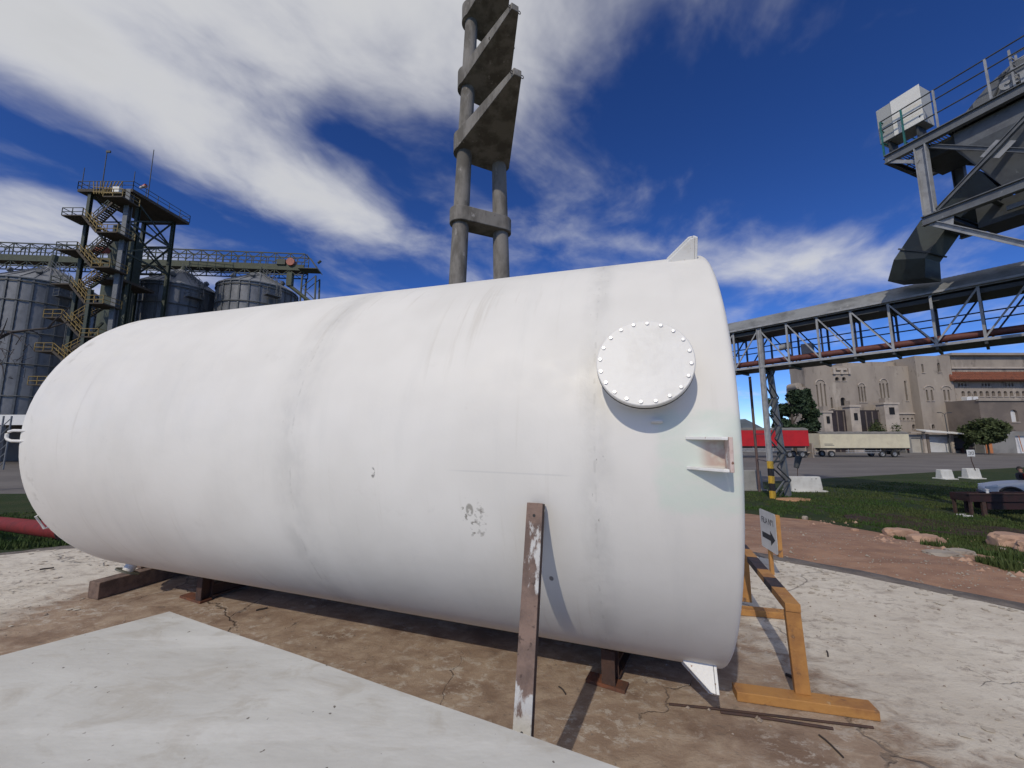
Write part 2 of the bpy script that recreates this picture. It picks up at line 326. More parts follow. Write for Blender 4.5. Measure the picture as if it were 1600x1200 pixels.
# tank skin: white paint with weld bands, drips, scrapes (u = metres along, v = metres round)
def tank_material():
    m = bpy.data.materials.new("tank_skin"); m.use_nodes = True; nt = m.node_tree; N = nt.nodes; L = nt.links
    b = N['Principled BSDF']; b.inputs['Roughness'].default_value = .42; b.inputs['Specular IOR Level'].default_value = .45
    uv = N.new('ShaderNodeUVMap'); uv.uv_map = 'skin'; sx = N.new('ShaderNodeSeparateXYZ'); L.new(uv.outputs[0], sx.inputs[0])
    u, v = sx.outputs[0], sx.outputs[1]
    def ma(op, a, b_=None):
        n = N.new('ShaderNodeMath'); n.operation = op
        for i, q in enumerate((a, b_)):
            if q is None: continue
            if isinstance(q, (int, float)): n.inputs[i].default_value = q
            else: L.new(q, n.inputs[i])
        return n.outputs[0]
    def mr(x, a, c, d0=0., d1=1.):
        n = N.new('ShaderNodeMapRange'); n.interpolation_type = 'SMOOTHSTEP'; L.new(x, n.inputs[0])
        for i, q in enumerate((a, c, d0, d1)): n.inputs[i + 1].default_value = q
        return n.outputs[0]
    def nz(sc, st=(1, 1, 1), det=3, rg=.6, off=(0, 0, 0), dist=0.):
        key = (min((1.3, 2.5, 6, 9, 28), key=lambda q: abs(math.log(q / sc))), st if st[1] != 1 else 1)
        if det != 7 and key in cache: return cache[key]
        o = nz_(key[0] if det != 7 else sc, st, det, rg, off); cache[key] = o; return o
    cache = {}
    def nz_(sc, st=(1, 1, 1), det=3, rg=.6, off=(0, 0, 0), dist=0.):
        mp = N.new('ShaderNodeMapping'); L.new(uv.outputs[0], mp.inputs[0]); mp.inputs['Scale'].default_value = st; mp.inputs['Location'].default_value = off
        n = N.new('ShaderNodeTexNoise'); L.new(mp.outputs[0], n.inputs['Vector']); n.inputs['Scale'].default_value = sc; n.inputs['Detail'].default_value = det; n.inputs['Roughness'].default_value = rg; n.inputs['Distortion'].default_value = dist
        return n.outputs[0]
    def mix(f, A, B):
        n = N.new('ShaderNodeMix'); n.data_type = 'RGBA'; L.new(f, n.inputs[0])
        for i, q in ((6, A), (7, B)):
            if isinstance(q, tuple): n.inputs[i].default_value = (*q, 1)
            else: L.new(q, n.inputs[i])
        return n.outputs[2]
    def band(x, c, w, soft):
        return mr(ma('ABSOLUTE', ma('SUBTRACT', x, c)), w + soft, max(w - soft, 0))
    def blob(cu, cv, ru, rv, soft=.35):
        d = ma('ADD', ma('POWER', ma('DIVIDE', ma('SUBTRACT', u, cu), ru), 2.), ma('POWER', ma('DIVIDE', ma('SUBTRACT', v, cv), rv), 2.))
        return mr(d, 1 + soft, 1 - soft)
    col = mix(mr(nz(1.3), .35, .7), (.765, .748, .705), (.71, .693, .65))
    col = mix(ma('MULTIPLY', mr(nz(3.0, (1.6, .25, 1), 7), .5, .78), .34), col, (.62, .615, .585))           # rain streaks
    wob = ma('MULTIPLY', ma('SUBTRACT', nz(2.5), .5), .10)
    uw = ma('ADD', u, wob)
    for c, w, s in ((.66, .06, .05), (2.60, .12, .09)):
        bm = band(uw, c, w, s)
        col = mix(ma('MULTIPLY', bm, mr(nz(7, (1, .6, 1)), .36, .66, .16, .66)), col, (.58, .57, .54))
        sp = ma('MULTIPLY', band(uw, c, w * .8, s), mr(nz(38, (1.2, .45, 1), 4, .7), .66, .72))
        col = mix(ma('MULTIPLY', sp, .8), col, (.32, .30, .27))
        line = band(ma('ADD', u, ma('MULTIPLY', ma('SUBTRACT', nz(6), .5), .02)), c, .006, .004)
        col = mix(ma('MULTIPLY', line, mr(nz(9), .5, .6, 0., .35)), col, (.45, .44, .41))
    drip = ma('MULTIPLY', mr(nz_(5.5, (2.2, .12, 1), 5, .6, (5, 2, 0)), .56, .72), mr(nz_(.8, (1, 1, 1), 2, .5, (2, 8, 0)), .46, .62))
    col = mix(ma('MULTIPLY', drip, .42), col, (.54, .505, .44))
    scuff = ma('MULTIPLY', mr(nz_(3.2, (1, 1, 1), 8, .7, (11, 3, 0)), .60, .74), .28)
    col = mix(scuff, col, (.55, .53, .49))
    # long faint lap seam
    lap = ma('MULTIPLY', band(v, -.13, .004, .003), ma('MULTIPLY', mr(u, .75, .85), mr(u, 1.5, 1.35)))
    col = mix(ma('MULTIPLY', lap, .35), col, (.5, .5, .49))
    # green touched-up patch round the lug
    edge = ma('MULTIPLY', ma('SUBTRACT', nz(9), .5), .10)
    gp_ = ma('MULTIPLY', mr(ma('ADD', u, edge), .40, .33), ma('MULTIPLY', mr(ma('ADD', v, edge), -.30, -.24), mr(ma('ADD', v, edge), .22, .16)))
    col = mix(ma('MULTIPLY', gp_, mr(nz(4, (1, 2, 1)), .3, .6, .35, .8)), col, (.63, .70, .625))
    # bare primer between the lug plates
    pr = ma('MULTIPLY', ma('MULTIPLY', mr(u, .20, .13), mr(u, .075, .08)), band(v, .0, .06, .012))
    col = mix(ma('MULTIPLY', pr, mr(nz(14), .35, .6, .2, .9)), col, (.48, .34, .29))
    # scrapes
    sc1 = ma('MULTIPLY', blob(1.32, -.38, .075, .12), mr(nz(26, (1, 1, 1), 5, .6, (3, 1, 0)), .58, .63))
    ring = ma('MULTIPLY', blob(1.285, -.40, .035, .10, .25), mr(nz(20, (1, 1, 1), 3), .5, .55))
    sc2 = ma('MULTIPLY', blob(1.345, -.345, .022, .035), mr(nz(40), .40, .52))
    sc3 = blob(1.965, -.165, .014, .03, .5)
    sc4 = ma('MULTIPLY', blob(1.72, -.33, .05, .04), mr(nz(45), .66, .70))
    sc5 = blob(.915, -.72, .012, .016, .4)
    sc6 = ma('MULTIPLY', mr(nz(30, (1, 1, 1), 2, .5, (7, 7, 0)), .77, .79), .5)
    for s, c in ((sc1, (.30, .285, .25)), (ma('MULTIPLY', ring, .5), (.33, .31, .28)), (sc2, (.36, .345, .31)), (ma('MULTIPLY', sc3, mr(nz(60), .42, .5)), (.27, .26, .24)), (sc4, (.3, .29, .27)), (sc5, (.22, .21, .2)), (sc6, (.42, .40, .37))):
        col = mix(s, col, c)
    # grubby strip on the dished head
    gd = ma('MULTIPLY', band(ma('ADD', u, ma('MULTIPLY', ma('SUBTRACT', nz(3), .5), .15)), 5.55, .05, .05), mr(nz(7, (1, 1, 1), 6), .52, .68))
    col = mix(ma('MULTIPLY', gd, .55), col, (.47, .45, .40))
    L.new(col, b.inputs['Base Color'])
    h = ma('ADD', ma('ADD', ma('MULTIPLY', nz(55, (1, .6, 1), 3), .25), ma('MULTIPLY', nz(2.2), .7)), ma('MULTIPLY', band(u, .66, .03, .03), .6))
    h = ma('ADD', h, ma('MULTIPLY', band(u, 2.6, .035, .035), .5))
    h = ma('ADD', h, ma('MULTIPLY', ma('MULTIPLY', band(uw, .66, .07, .05), nz(30, (1, .5, 1), 5)), 1.0))
    bp = N.new('ShaderNodeBump'); bp.inputs['Strength'].default_value = .30; bp.inputs['Distance'].default_value = .012
    L.new(h, bp.inputs['Height']); L.new(bp.outputs[0], b.inputs['Normal'])
    L.new(mr(nz(5), .3, .7, .46, .62), b.inputs['Roughness'])
    return m
TANK = tank_material()

# ground materials -----------------------------------------------------------
def ground_mat(name, build):
    m = bpy.data.materials.new(name); m.use_nodes = True; nt = m.node_tree; N = nt.nodes; L = nt.links
    b = N['Principled BSDF']; b.inputs['Roughness'].default_value = .95; b.inputs['Specular IOR Level'].default_value = .2
    geo = N.new('ShaderNodeNewGeometry'); sx = N.new('ShaderNodeSeparateXYZ'); L.new(geo.outputs['Position'], sx.inputs[0])
    class G: pass
    g = G(); g.x, g.y = sx.outputs[0], sx.outputs[1]
    def ma(op, a, b_=None):
        n = N.new('ShaderNodeMath'); n.operation = op
        for i, q in enumerate((a, b_)):
            if q is None: continue
            if isinstance(q, (int, float)): n.inputs[i].default_value = q
            else: L.new(q, n.inputs[i])
        return n.outputs[0]
    def mr(x, a, c, d0=0., d1=1.):
        n = N.new('ShaderNodeMapRange'); n.interpolation_type = 'SMOOTHSTEP'; L.new(x, n.inputs[0])
        for i, q in enumerate((a, c, d0, d1)): n.inputs[i + 1].default_value = q
        return n.outputs[0]
    def nz(sc, st=(1, 1, 1), det=7, rg=.6, off=(0, 0, 0), rot=0, dist=0.):
        mp = N.new('ShaderNodeMapping'); L.new(geo.outputs['Position'], mp.inputs[0]); mp.inputs['Scale'].default_value = st; mp.inputs['Location'].default_value = off; mp.inputs['Rotation'].default_value = (0, 0, R_(rot))
        n = N.new('ShaderNodeTexNoise'); L.new(mp.outputs[0], n.inputs['Vector']); n.inputs['Scale'].default_value = sc; n.inputs['Detail'].default_value = det; n.inputs['Roughness'].default_value = rg; n.inputs['Distortion'].default_value = dist
        return n.outputs[0]
    def vor(sc, off=(0, 0, 0)):
        mp = N.new('ShaderNodeMapping'); L.new(geo.outputs['Position'], mp.inputs[0]); mp.inputs['Location'].default_value = off
        wn = N.new('ShaderNodeTexNoise'); L.new(mp.outputs[0], wn.inputs['Vector']); wn.inputs['Scale'].default_value = 2.2; wn.inputs['Detail'].default_value = 6
        va = N.new('ShaderNodeVectorMath'); va.operation = 'MULTIPLY_ADD'; L.new(wn.outputs[1], va.inputs[0]); va.inputs[1].default_value = (.55, .55, .55); L.new(mp.outputs[0], va.inputs[2])
        n = N.new('ShaderNodeTexVoronoi'); n.feature = 'DISTANCE_TO_EDGE'; L.new(va.outputs[0], n.inputs['Vector']); n.inputs['Scale'].default_value = sc
        return n.outputs['Distance']
    def mix(f, A, B):
        n = N.new('ShaderNodeMix'); n.data_type = 'RGBA'; L.new(f, n.inputs[0])
        for i, q in ((6, A), (7, B)):
            if isinstance(q, tuple): n.inputs[i].default_value = (*q, 1)
            else: L.new(q, n.inputs[i])
        return n.outputs[2]
    g.ma, g.mr, g.nz, g.vor, g.mix = ma, mr, nz, vor, mix
    col, h, st, dist = build(g)
    L.new(col, b.inputs['Base Color'])
    bp = N.new('ShaderNodeBump'); bp.inputs['Strength'].default_value = st; bp.inputs['Distance'].default_value = dist
    L.new(h, bp.inputs['Height']); L.new(bp.outputs[0], b.inputs['Normal'])
    return m
def slab_b(g):
    ma, mr, nz, mix = g.ma, g.mr, g.nz, g.mix
    # lime wash is left on the outer parts, trodden earth round the tank
    w = ma('MAXIMUM', mr(ma('ADD', g.x, ma('MULTIPLY', g.y, .25)), 1.6, 3.6), mr(ma('SUBTRACT', g.x, ma('MULTIPLY', g.y, .2)), -4.2, -6.2))
    n1 = nz(.9, rot=20); n2 = nz(4.5, (1, 1.6, 1), 9, .65, rot=25, dist=.5); n3 = nz(9, (1, 1.35, 1), 9, .76, rot=35, dist=.25); n4 = nz(1.6, (1, 1.2, 1), 6, .6, (9, 3, 0))
    cover = ma('ADD', ma('ADD', ma('MULTIPLY', w, .52), ma('MULTIPLY', n1, .35)), ma('ADD', ma('MULTIPLY', n2, .55), ma('MULTIPLY', n3, .35)))
    earth = mix(mr(n2, .35, .68), (.31, .225, .165), (.44, .345, .26))
    earth = mix(mr(nz(1.7, off=(4, 2, 0)), .48, .66), earth, (.225, .155, .112))
    earth = mix(ma('MULTIPLY', ma('MULTIPLY', mr(n3, .50, .60), mr(n4, .42, .60)), .85), earth, (.53, .475, .41))
    earth = mix(ma('MULTIPLY', mr(n3, .46, .36), ma('MULTIPLY', mr(n4, .58, .40), .7)), earth, (.19, .15, .12))
    lime = mix(mr(n1, .35, .65), (.70, .65, .56), (.57, .515, .435))
    lime = mix(ma('MULTIPLY', ma('MULTIPLY', mr(n3, .50, .60), mr(n4, .38, .60)), .85), lime, (.36, .31, .26))
    lime = mix(ma('MULTIPLY', mr(nz(2.6, (1, 2.4, 1), 9, .65, (3, 9, 0), 15), .54, .68), .6), lime, (.35, .30, .255))
    col = mix(mr(cover, .86, 1.14), earth, lime)
    crk = ma('MULTIPLY', mr(g.vor(.28, (1.3, .4, 0)), .005, .001), mr(nz(.8, off=(7, 1, 0)), .42, .52))
    crk2 = ma('MULTIPLY', mr(g.vor(.8, (4.3, 2.4, 0)), .006, .001), mr(nz(.7, off=(2, 5, 0)), .54, .60))
    crk = ma('MAXIMUM', crk, crk2)
    col = mix(ma('MULTIPLY', crk, .55), col, (.15, .12, .095))
    col = mix(ma('MULTIPLY', mr(nz(38, (1, 1, 1), 3, .5, (2, 2, 0)), .70, .74), .7), col, (.13, .10, .08))
    h = ma('SUBTRACT', ma('ADD', ma('MULTIPLY', n2, 1.0), ma('ADD', ma('MULTIPLY', n3, .7), ma('MULTIPLY', mr(cover, .82, 1.06), .5))), ma('MULTIPLY', crk, 1.2))
    h = ma('ADD', h, ma('MULTIPLY', nz(70, (1, 1, 1), 5, .7), .25))
    return col, h, .58, .02
SLAB = ground_mat("limewashed_slab", slab_b)
def dirt_b(g):
    n2 = g.nz(2.2); n3 = g.nz(18, (1, 1, 1), 9, .7)
    col = g.mix(g.mr(n2, .35, .66), (.37, .225, .15), (.285, .17, .118))
    col = g.mix(g.ma('MULTIPLY', g.mr(n3, .58, .7), .6), col, (.38, .25, .18))
    col = g.mix(g.ma('MULTIPLY', g.mr(g.nz(.6, (1, 4, 1), 5, .5, rot=-25), .5, .65), .45), col, (.20, .125, .095))
    col = g.mix(g.ma('MULTIPLY', g.mr(g.nz(1.1, (1, 1.5, 1), 8, .7, (6, 6, 0)), .52, .66), .5), col, (.42, .29, .215))
    return col, g.ma('ADD', g.ma('MULTIPLY', n2, .8), g.ma('MULTIPLY', n3, .5)), .8, .04
DIRT = ground_mat("red_dirt", dirt_b)
def soil_b(g):
    n1 = g.nz(.45); n2 = g.nz(3.2, (1, 1, 1), 8); n3 = g.nz(25, (1, 1, 1), 6, .7)
    col = g.mix(g.mr(n1, .4, .6), (.028, .046, .014), (.042, .054, .020))
    col = g.mix(g.mr(n2, .56, .72), col, (.085, .060, .042))
    col = g.mix(g.ma('MULTIPLY', g.mr(n3, .5, .7), .5), col, (.028, .042, .014))
    return col, g.ma('ADD', n2, n3), .8, .05
SOIL = ground_mat("grassy_soil", soil_b)
def asph_b(g):
    n1 = g.nz(.12, (1, 2.5, 1)); n2 = g.nz(1.2); n3 = g.nz(30, (1, 1, 1), 4, .7)
    col = g.mix(g.mr(n1, .35, .66), (.135, .125, .12), (.175, .163, .155))
    col = g.mix(g.ma('MULTIPLY', g.mr(g.nz(.35, (1, 5, 1), 6, .6), .52, .66), .55), col, (.175, .16, .15))
    col = g.mix(g.ma('MULTIPLY', g.mr(n2, .58, .72), .5), col, (.075, .072, .074))
    return col, n3, .35, .02
ASPH = ground_mat("worn_asphalt", asph_b)
def lip_b(g):
    n2 = g.nz(5); n3 = g.nz(22, (1, 1, 1), 7, .7)
    col = g.mix(g.mr(n2, .35, .65), (.17, .145, .125), (.25, .215, .185))
    return col, g.ma('ADD', n2, n3), .8, .03
LIP = ground_mat("slab_lip", lip_b)
def panel_b(g):
    n1 = g.nz(1.2, (1, 2.0, 1), 5, .5, rot=28); n2 = g.nz(7)
    col = g.mix(g.mr(n1, .35, .68), (.57, .57, .545), (.505, .50, .475))
    col = g.mix(g.ma('MULTIPLY', g.mr(n2, .56, .75), .35), col, (.44, .425, .395))
    col = g.mix(g.mr(g.nz(24, (1, 1, 1), 2, .5), .72, .74), col, (.17, .155, .14))
    col = g.mix(g.ma('MULTIPLY', g.mr(g.nz(2.8, (1, 1.8, 1), 7, .68, (4, 4, 0), 28, .6), .50, .68), .62), col, (.42, .395, .35))
    col = g.mix(g.ma('MULTIPLY', g.mr(g.nz(.9, (.5, 5, 1), 5, .6, (1, 7, 0), 28), .55, .66), .35), col, (.66, .66, .64))
    ring = g.ma('ABSOLUTE', g.ma('SUBTRACT', g.ma('POWER', g.ma('ADD', g.ma('POWER', g.ma('ADD', g.x, .42), 2.), g.ma('POWER', g.ma('SUBTRACT', g.y, 1.40), 2.)), .5), .14))
    col = g.mix(g.ma('MULTIPLY', g.mr(ring, .012, .003), g.mr(n2, .42, .6, 0., .5)), col, (.46, .455, .43))
    return col, g.ma('ADD', g.ma('MULTIPLY', n1, 3.6), g.ma('MULTIPLY', n2, .12)), .35, .03
PANEL = ground_mat("panel_white", panel_b)

# ================================================================== THE SETTING
def catmull(pts, k=8):
    out = []
    P = [V((*q, 0)) for q in pts]
    for i in range(len(P) - 1):
        p0, p1, p2, p3 = P[max(i - 1, 0)], P[i], P[i + 1], P[min(i + 2, len(P) - 1)]
        for j in range(k):
            t = j / k
            out.append(.5 * ((2 * p1) + (p2 - p0) * t + (2 * p0 - 5 * p1 + 4 * p2 - p3) * t * t + (3 * p1 - p0 - 3 * p2 + p3) * t ** 3))
    out.append(P[-1]); return out
# the ground: one sheet to the horizon
def make_ground():
    rs = [0, 2, 4, 5, 6, 7, 7.6] + [8 + .6 * i for i in range(20)] + [21, 24, 30, 40, 60, 100, 180, 350, 800, 2000, 4000]
    n = 120; vv = []; ff = []
    for r in rs:
        for i in range(n):
            t = 2 * math.pi * i / n; x = -1 + 1.2 * r * math.cos(t); y = 1 + r * math.sin(t)
            vv.append(V((x, y, terrain(x, y) - (.12 if r < 6.5 else 0))))
    for j in range(len(rs) - 1):
        for i in range(n): ff.append((j * n + i, j * n + (i + 1) % n, (j + 1) * n + (i + 1) % n, (j + 1) * n + i))
    b = MB(); b.add(vv, ff); b.uv = 'keep'
    struct(b.build("ground", SOIL, smooth=60))
make_ground()

# slab edge as seen: curved on the right, nearly straight on the left
EDGE = catmull([(-16, .6), (-12, 3.0), (-9, 4.75), (-7.2, 5.85), (-6.66, 6.17), (-4, 7.0), (0, 7.25), (2.2, 6.72), (3.56, 5.65), (4.37, 4.77), (4.91, 4.06), (5.7, 2.8), (6.3, .5), (6.3, -6)], 14)
def edge_normal(i):
    d = (EDGE[min(i + 1, len(EDGE) - 1)] - EDGE[max(i - 1, 0)]).normalized(); return V((-d.y, d.x, 0))
rough_edge = [EDGE[i] + edge_normal(i) * (.035 * noise.noise(EDGE[i] * 2.3) + .02 * noise.noise(EDGE[i] * 9)) for i in range(len(EDGE))]
def make_slab():
    b = MB(); top = [V((q.x, q.y, 0)) for q in rough_edge] + [V((-16, -6, 0))]
    b.prism(top, (0, 0, -.16)); b.uv = 'keep'
    struct(b.build("concrete_slab", SLAB))
    b = MB(); vv = []; ff = []
    offs = [(-.12, -.022), (.10, -.024), (.40, -.036), (.50, -.15)]
    for i, q in enumerate(EDGE):
        nrm = edge_normal(i); k = .06 * noise.noise(q * 1.7)
        for o, z in offs: p = q + nrm * (o + (k if o > .1 else 0)); vv.append(V((p.x, p.y, z + .008 * noise.noise(p * 5))))
    m = len(offs)
    for i in range(len(EDGE) - 1):
        for j in range(m - 1): ff.append((i * m + j, i * m + j + 1, (i + 1) * m + j + 1, (i + 1) * m + j))
    b.add(vv, ff); b.uv = 'keep'; struct(b.build("slab_kerb", LIP, smooth=60))
make_slab()

def sheet(name, inner, outer, m, dz, k=16, jit=0):
    """a strip laid on the ground between two polylines of equal length"""
    vv = []; ff = []
    for i in range(len(inner)):
        for j in range(k + 1):
            t = j / k; p = inner[i].lerp(outer[i], t)
            z = terrain(p.x, p.y) + dz + (jit * noise.noise(p * .9) if 0 < j < k else -.01)
            vv.append(V((p.x, p.y, z)))
    for i in range(len(inner) - 1):
        for j in range(k): ff.append((i * (k + 1) + j, i * (k + 1) + j + 1, (i + 1) * (k + 1) + j + 1, (i + 1) * (k + 1) + j))
    b = MB(); b.add(vv, ff); b.uv = 'keep'; return struct(b.build(name, m, smooth=70))
# red dirt track along the right side of the slab
dirt_px = [(1040, 800), (1168, 803), (1255, 812), (1327, 824), (1392, 836), (1450, 858), (1500, 876), (1560, 892), (1610, 905), (1700, 935)]
dirt_out = [on_t(*q) for q in dirt_px]
def resample(pts, n):
    L_ = [0]
    for i in range(1, len(pts)): L_.append(L_[-1] + (pts[i] - pts[i - 1]).length)
    out = []
    for k in range(n):
        s = L_[-1] * k / (n - 1); i = 1
        while i < len(pts) - 1 and L_[i] < s: i += 1
        out.append(pts[i - 1].lerp(pts[i], (s - L_[i - 1]) / max(L_[i] - L_[i - 1], 1e-6)))
    return out
inner_i = [i for i, q in enumerate(EDGE) if q.x > 1.0 and q.y > 1.2]
dirt_in = resample([EDGE[i] + edge_normal(i) * .42 for i in inner_i], 46)
dirt_o2 = resample([V((q.x, q.y, 0)) for q in dirt_out], 46)
dirt_o2 = [q + V((.35 * noise.noise(q * .8), .35 * noise.noise(q * .8 + V((9, 0, 0))), 0)) for q in dirt_o2]
sheet("dirt_track", dirt_in, dirt_o2, DIRT, .012, 18, .012)

# asphalt yard
asph_px_r = [(1100, 772), (1170, 768), (1235, 765), (1300, 760), (1420, 750), (1540, 740), (1620, 734), (1800, 722)]
asph_px_l = [(-260, 778), (-60, 780), (0, 781), (60, 781)]
edge_a = [on_t(*q) for q in asph_px_l] + [V((-6, 21.5, 0)), V((4, 22, 0))] + [on_t(*q) for q in asph_px_r]
edge_a = resample([V((q.x, q.y, 0)) for q in edge_a], 60)
far_a = resample([V((-190, 50, 0)), V((-150, 130, 0)), V((0, 150, 0)), V((160, 150, 0)), V((240, 60, 0))], 60)
sheet("asphalt_yard", edge_a, far_a, ASPH, .006, 14)
pk = [on_y(px, 709.5, 84.0) for px in (1160, 1260, 1360, 1460, 1560, 1660)]
b = MB(); b.box((90, 87.4, -1.53), (110, 3.0, .14)); struct(b.build("far_pavement", GREYC, bevel=.02))

# hills far off
def make_hills():
    b = MB(); vv = []; ff = []; n = 160
    for i in range(n):
        t = R_(-70 + 140 * i / (n - 1)); d = 900
        h = 14 + 30 * max(0, noise.noise(V((t * 5, 3, 0)))) + 6 * noise.noise(V((t * 19, 8, 0)))
        if .42 < t < .62: h += 28 * math.exp(-((t - .525) / .035) ** 2)
        for k, (dd, hh) in enumerate(((0, -3), (60, h * .7), (140, h))): vv.append(V(((d + dd) * math.sin(t), (d + dd) * math.cos(t), hh)))
    for i in range(n - 1):
        for k in range(2): ff.append((i * 3 + k, (i + 1) * 3 + k, (i + 1) * 3 + k + 1, i * 3 + k + 1))
    b.add(vv, ff); b.uv = 'keep'
    struct(b.build("hills", mat("far_hill", (.10, .12, .14), (.075, .09, .10), .02, .4, .6, 1.), smooth=60))
make_hills()

# grass on the verge: real blades, one mass
GRASS = mat("grass_blade", (.040, .080, .018), (.068, .088, .028), .35, .4, .62, .75, spots=[((.10, .09, .04), .9, .64, .08)], spec=.25)
def in_poly(x, y, P):
    c = False; j = len(P) - 1
    for i in range(len(P)):
        if (P[i].y > y) != (P[j].y > y) and x < (P[j].x - P[i].x) * (y - P[i].y) / (P[j].y - P[i].y) + P[i].x: c = not c
        j = i
    return c
def make_grass():
    rg = random.Random(3)
    dirtP = dirt_in + dirt_o2[::-1]
    slabP = [EDGE[i] + edge_normal(i) * .46 for i in range(len(EDGE))] + [V((-16, -6, 0))]
    asphP = edge_a + far_a[::-1]
    b = MB(); vv = []; ff = []; cnt = 0; tries = 0
    while cnt < 70000 and tries < 900000:
        tries += 1
        if rg.random() < .84: px = rg.uniform(1135, 1660); py = rg.uniform(738, 910)
        else: px = rg.uniform(-60, 150); py = rg.uniform(776, 866)
        q = on_z(px, py, -.9 if py < 850 else -.3)
        # place on plan with equal chance per picture area, thinned to clumps
        x, y = q.x + rg.uniform(-.3, .3), q.y + rg.uniform(-.3, .3)
        if in_poly(x, y, slabP) or in_poly(x, y, asphP): continue
        ind = in_poly(x, y, dirtP)
        cl = noise.noise(V((x * .55, y * .55, 2))) + .6 * noise.noise(V((x * 2.1, y * 2.1, 5)))
        if ind: continue
        near = min((V((x, y, 0)) - w).length for w in dirt_o2[::3])
        if near < 1.4 and cl < .25 - .25 * near / 1.4 + .1: continue
        if cl < -.28: continue
        z = terrain(x, y); hgt = rg.uniform(.03, .085) * (1.0 + .9 * max(cl, 0)) * (1.9 if rg.random() < .03 else 1); w = rg.uniform(.008, .016) * (1 + y / 22)
        t = rg.uniform(0, 6.283); lx, ly = math.cos(t), math.sin(t); ln = rg.uniform(-.5, .5) * hgt
        o = len(vv)
        vv += [V((x - lx * w, y - ly * w, z - .01)), V((x + lx * w, y + ly * w, z - .01)), V((x - ly * ln, y + lx * ln, z + hgt))]
        ff.append((o, o + 1, o + 2)); cnt += 1
    b.v = vv; b.f = ff; b.uv = 'keep'
    o = b.build("grass", GRASS, fix=False); struct(o, 'stuff')
    o["label"] = "short dark green grass on the verge between the dirt track and the asphalt"; o["category"] = "grass"
make_grass()

# ================================================================== THE TANK
TR = 1.45
TC = V((1.487, 3.1726, 1.5815)); TA = V((-.95038, .31074, .01489)).normalized()
TPp = V((.31078, .95048, 0)).normalized(); TN = TPp.cross(TA); TN = TN if TN.z > 0 else -TN
def tp(ax, ang, rad): return TC + TA * ax + (TPp * -math.cos(ang) + TN * math.sin(ang)) * rad
def trad(ang): return (TPp * -math.cos(ang) + TN * math.sin(ang)).normalized()
def ttan(ang): return (TPp * math.sin(ang) + TN * math.cos(ang)).normalized()
tank = thing("storage_tank", "huge white painted steel storage tank lying on its side on the slab", "tank", (TC.x - 2.9, TC.y + .9, .02))
def make_shell():
    L_, bd = 5.68, .42
    prof = [(0.0, 0.001), (0, .6), (0, 1.1), (0.0, TR - .034), (.004, TR - .020), (.011, TR - .009), (.022, TR - .002), (.036, TR)]
    prof += [(.036 + (L_ - .036) * i / 22, TR) for i in range(1, 23)]
    for i in range(1, 19):
        t = math.pi / 2 * i / 18; prof.append((L_ + bd * math.sin(t), max(TR * math.cos(t), .001)))
    n = 96; vv = []; ff = []; uvs = []
    for (a_, r) in prof:
        for i in range(n):
            ang = -math.pi + 2 * math.pi * i / n
            dent = .0018 * noise.noise(V((a_ * 1.1, math.cos(ang) * 1.6, math.sin(ang) * 1.6))) if r > 1.3 and a_ > .1 else 0
            if abs(a_ - .66) < .14: dent += 0.0
            vv.append(tp(a_, ang, r + dent))
    for j in range(len(prof) - 1):
        for i in range(n): ff.append((j * n + i, j * n + (i + 1) % n, (j + 1) * n + (i + 1) % n, (j + 1) * n + i))
    b = MB(); b.add(vv, ff); o = b.build("shell", TANK, tank, smooth=50)
    uv = o.data.uv_layers.new(name='skin')
    for p in o.data.polygons:
        ii = [o.data.loops[li].vertex_index for li in p.loop_indices]
        wrap = any(k % n == 0 for k in ii) and any(k % n == n - 1 for k in ii)
        for li, k in zip(p.loop_indices, ii):
            kk = k % n
            if wrap and kk == 0: kk = n
            uv.data[li].uv = (prof[k // n][0], (-math.pi + 2 * math.pi * kk / n) * TR)
    return o
shell = make_shell()
# manhole: neck, flange, cover with its ring of bolts
MA, MG = .4135, .266
er, ec = trad(MG), ttan(MG)
mc = tp(MA, MG, 0)
b = MB(); b.lathe(mc, er, TA, [(TR - .03, .175), (TR + .10, .175)], 40); neck = b.build("manhole_neck", WHITE, tank, smooth=40)
b = MB(); b.lathe(mc, er, TA, [(TR + .085, .17), (TR + .085, .216), (TR + .110, .216), (TR + .110, .17)], 48); b.build("manhole_flange", WHITE, tank, smooth=30)
b = MB(); b.lathe(mc, er, TA, [(TR + .1105, .15), (TR + .1105, .2225), (TR + .120, .2225), (TR + .120, .15)], 48); b.build("gasket", GASKET, tank, smooth=30)
b = MB(); b.lathe(mc, er, TA, [(TR + .1205, .001), (TR + .1205, .217), (TR + .123, .221), (TR + .148, .221), (TR + .152, .217), (TR + .1525, .10), (TR + .1545, .001)], 64); cover = b.build("manhole_cover", WHITE, tank, smooth=30)
for i in range(20):
    t = 2 * math.pi * (i + .3) / 20; c = mc + (TA * math.cos(t) + ec * math.sin(t)) * .203
    b = MB(); b.lathe(c, er, TA, [(TR + .150, .0095), (TR + .1575, .0095), (TR + .159, .0075), (TR + .1592, .001)], 6); b.build("bolt", BOLT, cover, smooth=30)
    b = MB(); b.lathe(c, er, TA, [(TR + .066, .006), (TR + .084, .006)], 6, True, True); b.build("bolt_tail", BOLT, cover)
b = MB(); q0 = tp(MA - .05, MG - .168, TR + .02); b.box(q0, (.05, .03, .010), TA, er, ec); b.tube(q0 - TA * .02, q0 + TA * .02, .009, n=8); b.build("hinge_lug", WHITE, tank)
